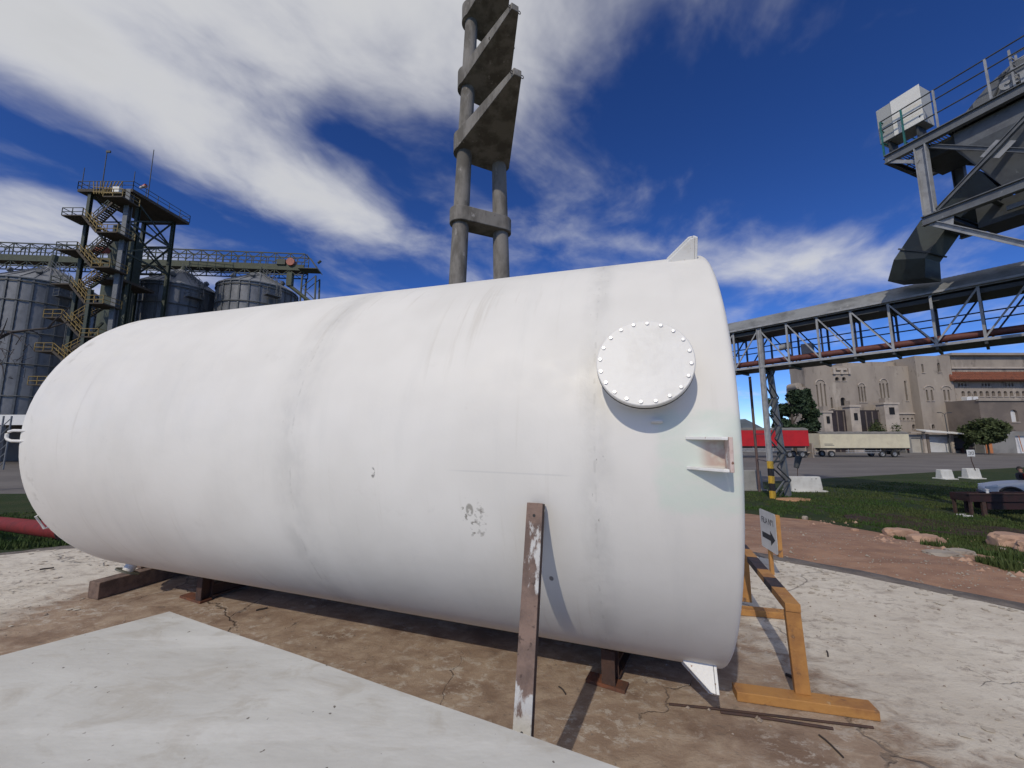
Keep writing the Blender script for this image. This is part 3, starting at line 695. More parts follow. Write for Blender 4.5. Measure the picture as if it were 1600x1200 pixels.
# six foot lugs round the flat end
for k in range(6):
    g = k * math.pi / 3
    rr, tt = trad(g), ttan(g)
    lug = None
    b = MB(); b.box(tp(.072, g, TR + .05 + (.01 if k in (1, 5) else 0)), (.016, .125 + (.02 if k in (1, 5) else 0), .15), TA, rr, tt)
    lug = b.build("foot_lug", PRIMER if k == 0 else LUGM, tank, bevel=.003)
    for s in (-1, 1):
        base = tp(0, g, 0) + tt * (s * .068)
        tri = [base + TA * .082 + rr * (TR - .02), base + TA * .24 + rr * (TR - .02), base + TA * .24 + rr * (TR + .006), base + TA * .105 + rr * (TR + .108 + (.02 if k in (1, 5) else 0)), base + TA * .082 + rr * (TR + .112 + (.02 if k in (1, 5) else 0))]
        b = MB(); b.prism([q - tt * .007 for q in tri], tt * .014); b.build("gusset", LUGM, lug, bevel=.003)
# lifting loop on the dished head, drain nozzle below it, hand lug
d_ = (TA * .93 - TPp * .30).normalized()
l0 = tp(5.62, .032, TR - .02); l1 = tp(5.62, -.032, TR - .02)
b = MB(); w1, w2 = d_ * .30, d_ * .34
b.path([l0, l0 + d_ * .15, l0 + d_ * .185 - TN * .012, l0 + d_ * .20 - TN * .03, l1 + d_ * .20 + TN * .03, l1 + d_ * .185 + TN * .012, l1 + d_ * .15, l1], .0125, 8)
b.build("lifting_loop", WHITE, tank, smooth=50)
g = R_(-66); q0 = tp(5.50, g, TR - .03); dn = (trad(g) + TA * .15).normalized()
b = MB(); q0 = q0 - dn * .035; b.tube(q0, q0 + dn * .12, .05, n=20); nozzle = b.build("drain_nozzle", WHITE, tank, smooth=40)
b = MB(); b.tube(q0 + dn * .12, q0 + dn * .135, .105, n=28); b.build("nozzle_flange", mat("flange_grey", (.16, .17, .13), (.12, .12, .10), 10, .4, .7, .7), nozzle, smooth=40)
g = R_(-30); q0 = tp(5.72, g, TR - .02); b = MB(); b.path([q0, q0 + trad(g) * .03, q0 + trad(g) * .03 - ttan(g) * .14, q0 - ttan(g) * .15], .010, 6); b.build("hand_lug", WHITE, tank, smooth=50)

# ---- things under and against the tank
def shell_z(ax, perp_off):   # height of the tank skin over the slab at an offset from the axis
    c = TC + TA * ax; return c.z - math.sqrt(max(TR ** 2 - perp_off ** 2, 0))
def stand(pl, pr, post_px, ax, label):
    A, B = on_z(*pl), on_z(*pr); c = (A + B) / 2; d = (B - A).normalized(); n_ = V((-d.y, d.x, 0))
    if n_.dot(TPp) < 0: n_ = -n_
    t = thing("steel_stand", label, "stand", c, "rusty steel stands under the tank")
    L_ = (B - A).length
    b = MB(); b.box(c + n_ * .05 + V((0, 0, .012)), (L_, .11, .022), d, n_); b.build("base_plate", RUST, t, bevel=.003)
    pz = on_z(*post_px); pz = A + d * ((pz - A).dot(d)) + n_ * .06
    off = (pz - TC).dot(TPp); top = shell_z(ax, off) + .01
    b = MB(); b.ibeam(V((pz.x, pz.y, .024)), V((pz.x, pz.y, top)), .09, .11, .012, .012, up=n_); b.build("post", RUSTD, t)
    e0 = pz + n_ * .06; e1 = pz + n_ * 1.25
    b = MB(); b.ibeam(V((e0.x, e0.y, .085)), V((e1.x, e1.y, .085)), .10, .12, .012, .014); b.build("cross_beam", RUSTD, t)
    return t
stand((915, 1066), (977, 1085), (955, 1068), .46, "rusty steel stand under the tank just right of the leaning post")
stand((281, 934), (313, 944), (309, 942), 4.7, "rusty steel stand under the far left of the tank beside the timber")
tA, tB = on_z(152, 938), on_z(262, 905)
td = (tB - tA).normalized(); tn = V((-td.y, td.x, 0))
b = MB(); e = tA + td * 1.9; b.beam(tA + tn * .085 + V((0, 0, .085)), e + tn * .085 + V((0, 0, .085)), .17, .165); timber = tag(b.build("timber_beam", TIMBER, bevel=.006), "weathered timber beam poking out from under the tank's rounded end", "timber")
b = MB(); b.beam(tA + td * .42 + tn * .19 + V((0, 0, .21)), tA + td * 1.25 + tn * .17 + V((0, 0, .21)), .15, .085); tag(b.build("timber_chock", TIMBER, bevel=.006), "short timber chock stacked on the beam under the tank's rounded end", "timber")

# leaning post (steel channel, rust and old white paint)
pb = TPp * 1.72 + TA * .545; pb.z = 0
pt = tp(0, R_(-10), TR + .01); axp = (V((.02 + .105, 2.06, 0)) - TC).dot(TA)
hit_ang = R_(-10.6)
pt = tp(.955, hit_ang, TR + .034)
post = thing("leaning_post", "rusty steel post with flaking white paint leaning upright against the tank", "post", pb)
def make_post():
    p0 = V((pb.x, pb.y, 0.01)); p1 = pt; d = (p1 - p0).normalized()
    x = TA.copy(); x = (x - d * x.dot(d)).normalized(); y = d.cross(x); y = y if y.dot(TPp) < 0 else -y   # y towards camera
    w, dp, th = .082, .05, .008
    b = MB(); b.box((p0 + p1) / 2 + y * (dp / 2 - th / 2), (w, (p1 - p0).length, th), x, d, y); face = b.build("web", RUSTW, post, bevel=.002)
    for s in (-1, 1):
        b = MB(); b.box((p0 + p1) / 2 + x * (s * (w / 2 - th / 2)) - y * (th / 2), (th, (p1 - p0).length - .002, dp - th), x, d, y); b.build("flange", RUSTD if s < 0 else RUSTW, post)
    l = (p1 - p0).length
    for s in (.30, .955):
        c = p0 + d * (l * s) + y * (dp / 2 + .0005); b = MB(); b.tube(c - y * .001, c + y * .0015, .0075, n=10); b.build("bolt_hole", GASKET, face)
make_post()

# white flat panel in the foreground, on low timber blocks
ph = .50
c0 = on_z(265, 955, ph); c1 = on_z(970, 1200, ph); c2 = on_z(0, 1025, ph)
e1 = (c1 - c0).normalized(); e2 = (c2 - c0).normalized()
panel = thing("painted_steel_sheet", "large flat white painted panel lying low in the foreground", "panel", (c0.x, c0.y, 0))
def make_panel():
    P = [c0, c0 + e1 * 3.7, c0 + e1 * 3.7 + e2 * 2.7, c0 + e2 * 2.7]
    nn = 40; vv = []; ff = []
    for j in range(nn + 1):
        for i in range(nn + 1):
            q = c0 + e1 * (3.7 * i / nn) + e2 * (2.7 * j / nn); q.z = ph + .006 * noise.noise(q * 1.3); vv.append(q)
    for j in range(nn):
        for i in range(nn): ff.append((j * (nn + 1) + i, j * (nn + 1) + i + 1, (j + 1) * (nn + 1) + i + 1, (j + 1) * (nn + 1) + i))
    b = MB(); b.add(vv, ff); o = b.build("sheet", PANEL, panel, smooth=60)
    for a_, c_ in ((0, 1), (1, 2), (2, 3), (3, 0)):
        p, q = P[a_].copy(), P[c_].copy(); p.z = q.z = ph - .022
        inw = ((P[(c_ + 1) % 4] - P[c_]).normalized()) * .012
        b = MB(); b.beam(p + inw, q + inw, .02, .036); b.build("edge_strip", PANEL, panel)
    b = MB(); cc_ = (P[0] + P[2]) / 2; b.prism([cc_ + (w - cc_) * .985 + V((0, 0, -.035)) for w in P], (0, 0, .012)); b.build("underside", GREYD, panel)
    for (i, j) in ((.14, .15), (.86, .15), (.14, .85), (.86, .85)):
        q = c0 + e1 * (3.7 * i) + e2 * (2.7 * j); b = MB(); b.box((q.x, q.y, .2275), (.25, .25, .455)); b.build("support_block", TIMBER, panel)
make_panel()

# ---- barrier of yellow boards with black bands
bar = thing("wooden_barrier", "yellow wooden barrier with black bands on its rail at the tank's flat end", "barrier", on_z(1250, 1060))
def board(name, p, q, w, h, m, par, up=(0, 0, 1), bev=.004):
    b = MB(); b.beam(p, q, w, h, up); return b.build(name, m, par, bevel=bev)
nf0, nf1 = on_z(1152, 1096), on_z(1376, 1128); nd = (nf1 - nf0).normalized(); nq = V((-nd.y, nd.x, 0))
board("foot_board", nf0 + nq * .05 + V((0, 0, .03)), nf1 + nq * .05 + V((0, 0, .03)), .11, .055, YWOOD, bar)
ff1 = on_z(1240, 970); ff0 = ff1 - nd * .95
board("foot_board", ff0 + nq * .05 + V((0, 0, .03)), ff1 + nq * .05 + V((0, 0, .03)), .10, .055, YWOOD, bar)
np0 = on_z(1262, 1108) + nq * .06; np0.z = .058
npt = V((np0.x - .02, np0.y, .545))
fp0 = on_z(1170, 953) + nq * .05; fp0.z = .058
fpt = V((fp0.x + .0, fp0.y + .0, .53))
rail_d = (npt - fpt); rail_d.z = 0; rail_d.normalize()
board("upright", np0, npt, .085, .045, YWOOD, bar, up=rail_d)
board("upright", fp0, fpt, .085, .045, YWOOD, bar, up=rail_d)
r0 = fpt + V((0, 0, .026)) - rail_d * .06; r1 = npt + V((0, 0, .026)) + rail_d * .03
cuts = [0, .115, .30, .53, .66, .80, 1.0]; isb = [1, 0, 1, 0, 1, 0]
for k in range(6):
    board("rail_band" if isb[k] else "rail", r0.lerp(r1, cuts[k]), r0.lerp(r1, cuts[k + 1]), .085, .05, BWOOD if isb[k] else YWOOD, bar, bev=.002)

# ---- sign
def text_mesh(name, body, size, origin, xdir, ydir, m, parent, ext=.001, align='CENTER', sx=1.):
    cu = bpy.data.curves.new(name, 'FONT'); cu.body = body; cu.size = size; cu.align_x = align; cu.align_y = 'CENTER'; cu.extrude = ext
    to = bpy.data.objects.new(name + "_c", cu); scene.collection.objects.link(to)
    bpy.context.view_layer.update()
    me = bpy.data.meshes.new_from_object(to.evaluated_get(bpy.context.evaluated_depsgraph_get()))
    bpy.data.objects.remove(to)
    x = V(xdir).normalized(); y = V(ydir).normalized(); z = x.cross(y)
    org = ORG[parent]
    for v in me.vertices: c = v.co.copy(); v.co = V(origin) - org + x * (c.x * sx) + y * c.y + z * c.z
    me.materials.clear(); me.materials.append(m)
    o = bpy.data.objects.new(name, me); scene.collection.objects.link(o); o.parent = parent; ORG[o] = org
    return o
sR = at(1214, 836, 4.62); sL = at(1189, 824, 5.05); sL.z = sR.z = 1.66 - .235 * 4.75
def make_sign():
    sx_ = (sR - sL).normalized(); W = (sR - sL).length; H = .46; up = V((0, 0, 1)); nr = sx_.cross(up).normalized()
    if nr.x > 0: nr = -nr
    c = (sL + sR) / 2; c.z = at(1202, 829, 4.84).z
    t = thing("direction_sign", "small white arrow sign reading FILA Nº1 standing behind the barrier", "sign", (c.x, c.y, 0))
    r = .03; pts = []
    for (a_, b_, s0) in ((W / 2 - r, H / 2 - r, 0), (-W / 2 + r, H / 2 - r, 90), (-W / 2 + r, -H / 2 + r, 180), (W / 2 - r, -H / 2 + r, 270)):
        for k in range(5): q = R_(s0 + 22.5 * k); pts.append(c + sx_ * (a_ + r * math.cos(q)) + up * (b_ + r * math.sin(q)))
    b = MB(); b.prism([q + nr * .002 for q in pts], nr * .003); plate = b.build("plate", SIGNW, t)
    fo = nr * .0056
    text_mesh("lettering", "FILA Nº1", .105, c + up * .105 + fo, sx_, up, SIGNB, t, .0008, sx=.86)
    ay = c - up * .075 + fo; w = W
    P = [(-.40, .033), (.13, .033), (.13, .085), (.40, 0), (.13, -.085), (.13, -.033), (-.40, -.033)]
    b = MB(); b.prism([ay + sx_ * (a_ * w) + up * b_ for a_, b_ in P], nr * .0008); b.build("arrow", SIGNB, t)
    q = c + sx_ * (W / 2 - .03) - nr * .026
    b = MB(); b.beam(q - up * (H / 2 + .02), q + up * (H / 2 - .01), .055, .045, up=nr); b.build("side_batten", YWOOD, t, bevel=.003)
    q = c - sx_ * .06 - nr * .024
    b = MB(); b.beam(V((q.x, q.y, 0)), q + up * .15, .045, .04, up=nr); b.build("post", YWOOD, t, bevel=.003)
make_sign()

# ---- litter on the slab
def rod(name, a_, b_, r, m, label, cat, zz=None):
    p, q = on_z(*a_), on_z(*b_); b = MB(); mid = (p + q) / 2 + V((.006, .004, 0))
    b.path([p + V((0, 0, r)), p.lerp(mid, .5) + V((0, 0, r + .003)), mid + V((0, 0, r)), q + V((0, 0, r))], r, 6); return tag(b.build(name, m, smooth=50), label, cat)
rod("steel_rod", (1045, 1102), (1365, 1139), .007, RUSTD, "long thin rusty rod on the slab in front of the barrier foot", "rod")
rod("steel_rod", (1126, 1115), (1302, 1141), .008, RUSTD, "shorter rusty rod lying against the longer one before the barrier", "rod")
rod("twig", (1280, 1150), (1318, 1185), .005, BARKD, "thin bent twig on the slab below the rods", "twig")
rod("twig", (873, 1074), (884, 1086), .005, BARKD, "tiny dark twig between the leaning post and the steel stand", "twig")
rod("twig", (400, 955), (418, 951), .008, BARKD, "dark stick on the slab near the panel's far corner", "twig")
rod("twig", (1292, 1018), (1294, 1027), .005, BARKD, "tiny dark twig on the pale slab right of the barrier", "twig")
rod("twig", (62, 891), (84, 888), .009, BARKD, "dark stick on the white slab at far left", "twig")
rod("twig", (1228, 1056), (1252, 1068), .010, BARKD, "short dark stick beside the barrier's near upright", "twig")

def track_pebbles():
    rg = random.Random(52); b = MB(); n = 0; P = dirt_in + dirt_o2[::-1]
    while n < 700:
        px, py = rg.uniform(1160, 1640), rg.uniform(800, 960); q = on_z(px, py, -.35)
        if not in_poly(q.x, q.y, P): continue
        z = terrain(q.x, q.y) + .014; s_ = rg.uniform(.005, .014) if rg.random() < .93 else rg.uniform(.016, .035); q = V((q.x, q.y, z))
        oc = [V((1, 0, 0)), V((-1, 0, 0)), V((0, 1, 0)), V((0, -1, 0)), V((0, 0, .8)), V((0, 0, -.5))]
        oc = [V((c.x * s_ * rg.uniform(.6, 1.3), c.y * s_ * rg.uniform(.6, 1.3), c.z * s_ * rg.uniform(.6, 1.2))) + q for c in oc]
        b.add(oc, [(0, 2, 4), (2, 1, 4), (1, 3, 4), (3, 0, 4), (2, 0, 5), (1, 2, 5), (3, 1, 5), (0, 3, 5)]); n += 1
    b.uv = 'keep'; o = b.build("pebbles", ROCKG); struct(o, 'stuff'); o["label"] = "small pebbles strewn over the red dirt track"; o["category"] = "pebbles"
track_pebbles()
def slab_litter():
    rg = random.Random(41); b = MB()
    def on_slab(x, y): return in_poly(x, y, rough_edge + [V((-16, -6, 0))])
    n = 0
    while n < 480:                            # flakes of lime crust, curled a little
        if rg.random() < .62: x, y = rg.uniform(2.5, 5.6), rg.uniform(1.6, 6.4)
        else: x, y = rg.uniform(-9.5, -4.2), rg.uniform(3.4, 7.0)
        if not on_slab(x, y) or noise.noise(V((x * 1.1, y * 1.1, 4))) < -.05: continue
        k = rg.randint(5, 7); r = rg.uniform(.008, .03); a0 = rg.uniform(0, 6.28); tilt = rg.uniform(-.12, .12)
        P = [V((x + r * rg.uniform(.5, 1.1) * math.cos(a0 + 6.283 * i / k) * 1.4, y + r * rg.uniform(.5, 1.1) * math.sin(a0 + 6.283 * i / k), .0)) for i in range(k)]
        for p in P: p.z = .002 + abs((p.x - x) * tilt) + rg.uniform(0, .003)
        b.prism(P, (0, 0, .003)); n += 1
    o = b; o.uv = 'keep'; o = o.build("lime_flakes", mat("lime_flake", (.52, .475, .40), (.40, .345, .28), 5, .4, .6, .95)); struct(o, 'stuff'); o["label"] = "flakes of peeling white lime crust on the slab"; o["category"] = "flakes"
    b = MB(); n = 0
    while n < 1300:                           # grit and crumbs
        x, y = rg.uniform(-6.5, 5.5), rg.uniform(1.8, 6.8)
        if not on_slab(x, y) or noise.noise(V((x * .9, y * .9, 9))) < -.1: continue
        s_ = rg.uniform(.003, .009) if rg.random() < .93 else rg.uniform(.010, .02); q = V((x, y, s_ * .35))
        oc = [V((1, 0, 0)), V((-1, 0, 0)), V((0, 1, 0)), V((0, -1, 0)), V((0, 0, .8)), V((0, 0, -.4))]
        oc = [V((c.x * s_ * rg.uniform(.6, 1.3), c.y * s_ * rg.uniform(.6, 1.3), c.z * s_ * rg.uniform(.6, 1.2))) + q for c in oc]
        b.add(oc, [(0, 2, 4), (2, 1, 4), (1, 3, 4), (3, 0, 4), (2, 0, 5), (1, 2, 5), (3, 1, 5), (0, 3, 5)]); n += 1
    b.uv = 'keep'; o = b.build("grit", mat("slab_grit", (.20, .155, .12), (.36, .30, .25), 3, .4, .6, .95)); struct(o, 'stuff'); o["label"] = "loose grit and crumbs scattered over the slab"; o["category"] = "grit"
slab_litter()

# ---- red pipe at the left
pa, pb2 = on_t(-150, 806), on_t(104, 844)
b = MB(); rp = .15; A = pa + V((0, 0, rp)); B = pb2 + V((0, 0, rp)); b.tube(A, B, rp, n=28, cap=False); b.tube(A, B, rp - .02, n=28, cap=False)
pp = thing("red_pipe", "thick red pipe lying on the grass beyond the tank's rounded end", "pipe", (B.x, B.y, B.z - rp))
b.build("barrel", REDPIPE, pp, smooth=60)
d_ = (B - A).normalized()
b = MB(); b.lathe(B, d_, (0, 0, 1), [(-.03, rp + .001), (-.03, rp + .015), (.0, rp + .015), (.0, rp - .02)], 28); b.build("pipe_collar", RUSTD, pp, smooth=40)

# ================================================================== TWIN CONCRETE POLES
def make_poles():
    t = thing("twin_concrete_pole", "tall twin concrete pole with link beam and triangular brackets behind the tank", "pole", (-1.0, 11.8, terrain(-1, 11.8)))
    zg = terrain(-1, 11.8)
    yl, yr = 11.49, 12.05
    def px_(side, z):                      # pole centre at a height
        if side == 0: return V((-1.645 + (z - 6.3) * .0332, yl, z))
        return V((-.325 - (z - 6.3) * .0245, yr, z))
    def rad(z): return .262 - (z - 6.3) * .0065
    for s in (0, 1):
        b = MB(); b.tube(px_(s, zg - .3), px_(s, 18.6), rad(zg), rad(18.6), 28); b.build("shaft", CONC, t, smooth=40)
    # link beam: stadium round both shafts
    def stadium(z, extra, side_pts=12):
        A, B = px_(0, z), px_(1, z); d = (B - A).normalized(); n_ = V((-d.y, d.x, 0)); r = rad(z) + extra; out = []
        for k in range(side_pts + 1): a_ = -math.pi / 2 + math.pi * k / side_pts; out.append(B + (d * math.cos(a_) + n_ * math.sin(a_)) * r)
        for k in range(side_pts + 1): a_ = math.pi / 2 + math.pi * k / side_pts; out.append(A + (d * math.cos(a_) + n_ * math.sin(a_)) * r)
        return out
    b = MB(); b.sweep([[V((q.x, q.y, z)) for q in stadium(8.36, .10)] for z in (8.13, 8.60)]); b.build("link_beam", CONC, t, smooth=40, bevel=.02)
    # triangular brackets, running out towards the camera
    for (zb, tip) in ((10.50, on_z(809, 118, 10.93)), (12.74, on_z(805, 16, 13.17)), (15.20, None)):
        if tip is None: tip = on_z(805, 16, 13.17) + V((-.1, .3, 2.5))
        thk = .62
        A, B = px_(0, zb), px_(1, zb); r = rad(zb) + .11; d = (B - A).normalized(); n_ = V((-d.y, d.x, 0)); lower = []
        td_ = (V((tip.x, tip.y, zb)) - (A + B) / 2).normalized(); side = V((td_.y, -td_.x, 0))
        # round about the left shaft from the tip side to the back, round the right shaft, then the tip
        tl = V((tip.x, tip.y, zb))
        lw = .11
        poly = []
        for k in range(13): a_ = math.pi * (1.18 - .68 * k / 12) ; poly.append(A + (d * math.cos(a_) + n_ * math.sin(a_)) * r)
        for k in range(11): a_ = math.pi * (.5 - .56 * k / 10); poly.append(B + (d * math.cos(a_) + n_ * math.sin(a_)) * r)
        poly += [tl + d * lw, tl - d * lw]
        top = [V((q.x, q.y, zb + thk)) for q in poly]
        reach = (tl - (A + B) / 2).length
        def zlow(q):
            f_ = max(0., min(1., (V((q.x, q.y, zb)) - (A + B) / 2).dot(td_) / reach)); return zb + (thk - .19) * f_
        low = [V((q.x, q.y, zlow(q))) for q in poly]
        b = MB(); b.sweep([low, top]); br = b.build("bracket", CONC, t, smooth=25, bevel=.012)
        for (f_, sd) in ((.98, -1), (.98, 1), (.62, -1), (.66, 1)):
            q = ((A + B) / 2).lerp(tl, f_) + d * (sd * (.10 + .62 * (1 - f_))); q.z = zb + (thk - .19) * f_ + .09
            ring = [q + d * (sd * (.045 + .04 * math.cos(k * math.pi / 4))) + V((0, 0, .045 * math.sin(k * math.pi / 4))) for k in range(9)]
            b = MB(); b.path(ring, .011, 5); b.build("hook", HOOK, br)
make_poles()

# ================================================================== SILOS AND HEAD HOUSE (left)
ZG = -1.6
def silo(cx, cy, r, eave, apex, label):
    t = thing("grain_silo", label, "silo", (cx, cy, ZG), "galvanised grain silos on the left")
    n = 64; b = MB(); prof = []
    k = int((eave - ZG) / .55)
    for i in range(k + 1):
        z = (eave - ZG) * i / k; prof.append((z, r + (.035 if i % 2 else 0)))
    b.lathe((cx, cy, ZG), (0, 0, 1), (1, 0, 0), prof, n); wall = b.build("wall", GALV, t, smooth=20)
    b = MB(); b.lathe((cx, cy, ZG), (0, 0, 1), (1, 0, 0), [(eave - ZG - .1, r + .22), (eave - ZG + .05, r + .25), (apex - ZG - .35, .75), (apex - ZG, .7), (apex - ZG + .05, .05)], n); roof = b.build("roof", GALVR, t, smooth=25)
    toc = math.atan2(-cy, -cx)
    for i in range(15):                     # only the half that faces the yard carries detail
        a_ = toc + (i - 7) * 2 * math.pi / 27
        d = V((math.cos(a_), math.sin(a_), 0)); tg = V((-d.y, d.x, 0))
        b = MB(); b.box(V((cx, cy, (eave + ZG) / 2)) + d * (r + .09), (.13, .24, eave - ZG - .2), d, tg); b.build("stiffener", RIB, t)
        p0 = V((cx, cy, eave)) + d * (r + .15); p1 = V((cx, cy, apex - .3)) + d * .9
        b = MB(); b.beam(p0 + V((0, 0, .12)), p1 + V((0, 0, .10)), .09, .12); b.build("roof_rib", GALVR, roof)
    for z in [eave - .55, eave - 3.4, eave - 8.0, eave - 12.6, eave - 17.2, eave - 21.8]:
        if z < ZG + 2: break
        ring = [V((cx + (r + .2) * math.cos(2 * math.pi * i / n), cy + (r + .2) * math.sin(2 * math.pi * i / n), z)) for i in range(n + 1)]
        b = MB(); b.path(ring, .085, 5); b.build("wind_ring", RIB, t)
    # roof vents, hatch stair and cage ladder
    for da in (-1.1, -.25, .9):
        a_ = toc + da; d = V((math.cos(a_), math.sin(a_), 0)); q = V((cx, cy, eave)).lerp(V((cx, cy, apex)), .30) + d * (r * .70)
        b = MB(); b.tube(q, q + V((0, 0, .5)), .28, n=10); b.tube(q + V((0, 0, .5)), q + V((0, 0, .68)) + d * .35, .42, .36, n=10); b.build("roof_vent", RIB, roof)
    a_ = toc + .42; d = V((math.cos(a_), math.sin(a_), 0)); tg = V((-d.y, d.x, 0)); lad = None
    b = MB(); q = V((cx, cy, 0)) + d * (r + .55)
    for s in (-1, 1): b.beam(q + tg * (s * .3) + V((0, 0, ZG + 2)), q + tg * (s * .3) + V((0, 0, eave + 1.0)), .07, .07)
    z = ZG + 2
    while z < eave + .8: b.beam(q - tg * .3 + V((0, 0, z)), q + tg * .3 + V((0, 0, z)), .04, .04); z += .45
    b.build("ladder", RIB, t)
    b = MB(); z = ZG + 4.5
    while z < eave + .8:
        b.path([q + tg * (.4 * math.cos(k * math.pi / 6)) + d * (.75 * math.sin(k * math.pi / 6)) + V((0, 0, z)) for k in range(7)], .03, 4); z += 1.1
    for k in (1, 3, 5): p = q + tg * (.4 * math.cos(k * math.pi / 6)) + d * (.75 * math.sin(k * math.pi / 6)); b.beam(p + V((0, 0, ZG + 4.5)), p + V((0, 0, eave + .8)), .04, .04)
    b.build("ladder_cage", RIB, t)
    q2 = V((cx, cy, eave - 2.2)) + d * (r + .9) + tg * -1.0
    b = MB(); b.box(q2, (1.3, 2.2, .1), d, tg)
    for s in (-1, 1):
        for hh in (.55, 1.1): b.beam(q2 + tg * (s * 1.1) - d * .6 + V((0, 0, hh)), q2 + tg * (s * 1.1) + d * .6 + V((0, 0, hh)), .05, .05)
        for e in (-.6, .6): b.beam(q2 + tg * (s * 1.1) + d * e, q2 + tg * (s * 1.1) + d * e + V((0, 0, 1.1)), .05, .05)
    for hh in (.55, 1.1): b.beam(q2 - tg * 1.1 + d * .6 + V((0, 0, hh)), q2 + tg * 1.1 + d * .6 + V((0, 0, hh)), .05, .05)
    b.build("ladder_landing", RIB, t)
    b = MB(); p0 = V((cx, cy, eave)) + d * (r + .1); p1 = V((cx, cy, apex)) + d * .6
    for s in (-1, 1): b.beam(p0 + tg * (s * .3) + V((0, 0, 1.1)), p1 + tg * (s * .3) + V((0, 0, 1.1)), .05, .05); b.beam(p0 + tg * (s * .3) + V((0, 0, .6)), p1 + tg * (s * .3) + V((0, 0, .6)), .04, .04)
    for k in range(6):
        p = p0.lerp(p1, k / 5)
        for s in (-1, 1): b.beam(p + tg * (s * .3), p + tg * (s * .3) + V((0, 0, 1.1)), .05, .05)
    b.build("roof_handrail", RIB, roof)
    return t
def eave_z(px, py, Y): return on_y(px, py, Y).z
silo(-44.2, 66.6, 5.9, eave_z(400, 442, 62), eave_z(411, 428, 66.6), "grey corrugated silo at the right end of the silo row")
silo(-56.6, 65.0, 5.85, eave_z(262, 441, 60), eave_z(283, 423, 65), "grey corrugated silo right beside the stair tower")
silo(-73.4, 60.2, 5.9, eave_z(60, 438, 56), eave_z(77, 419, 60.2), "dark grey silo at the left edge of the photo")

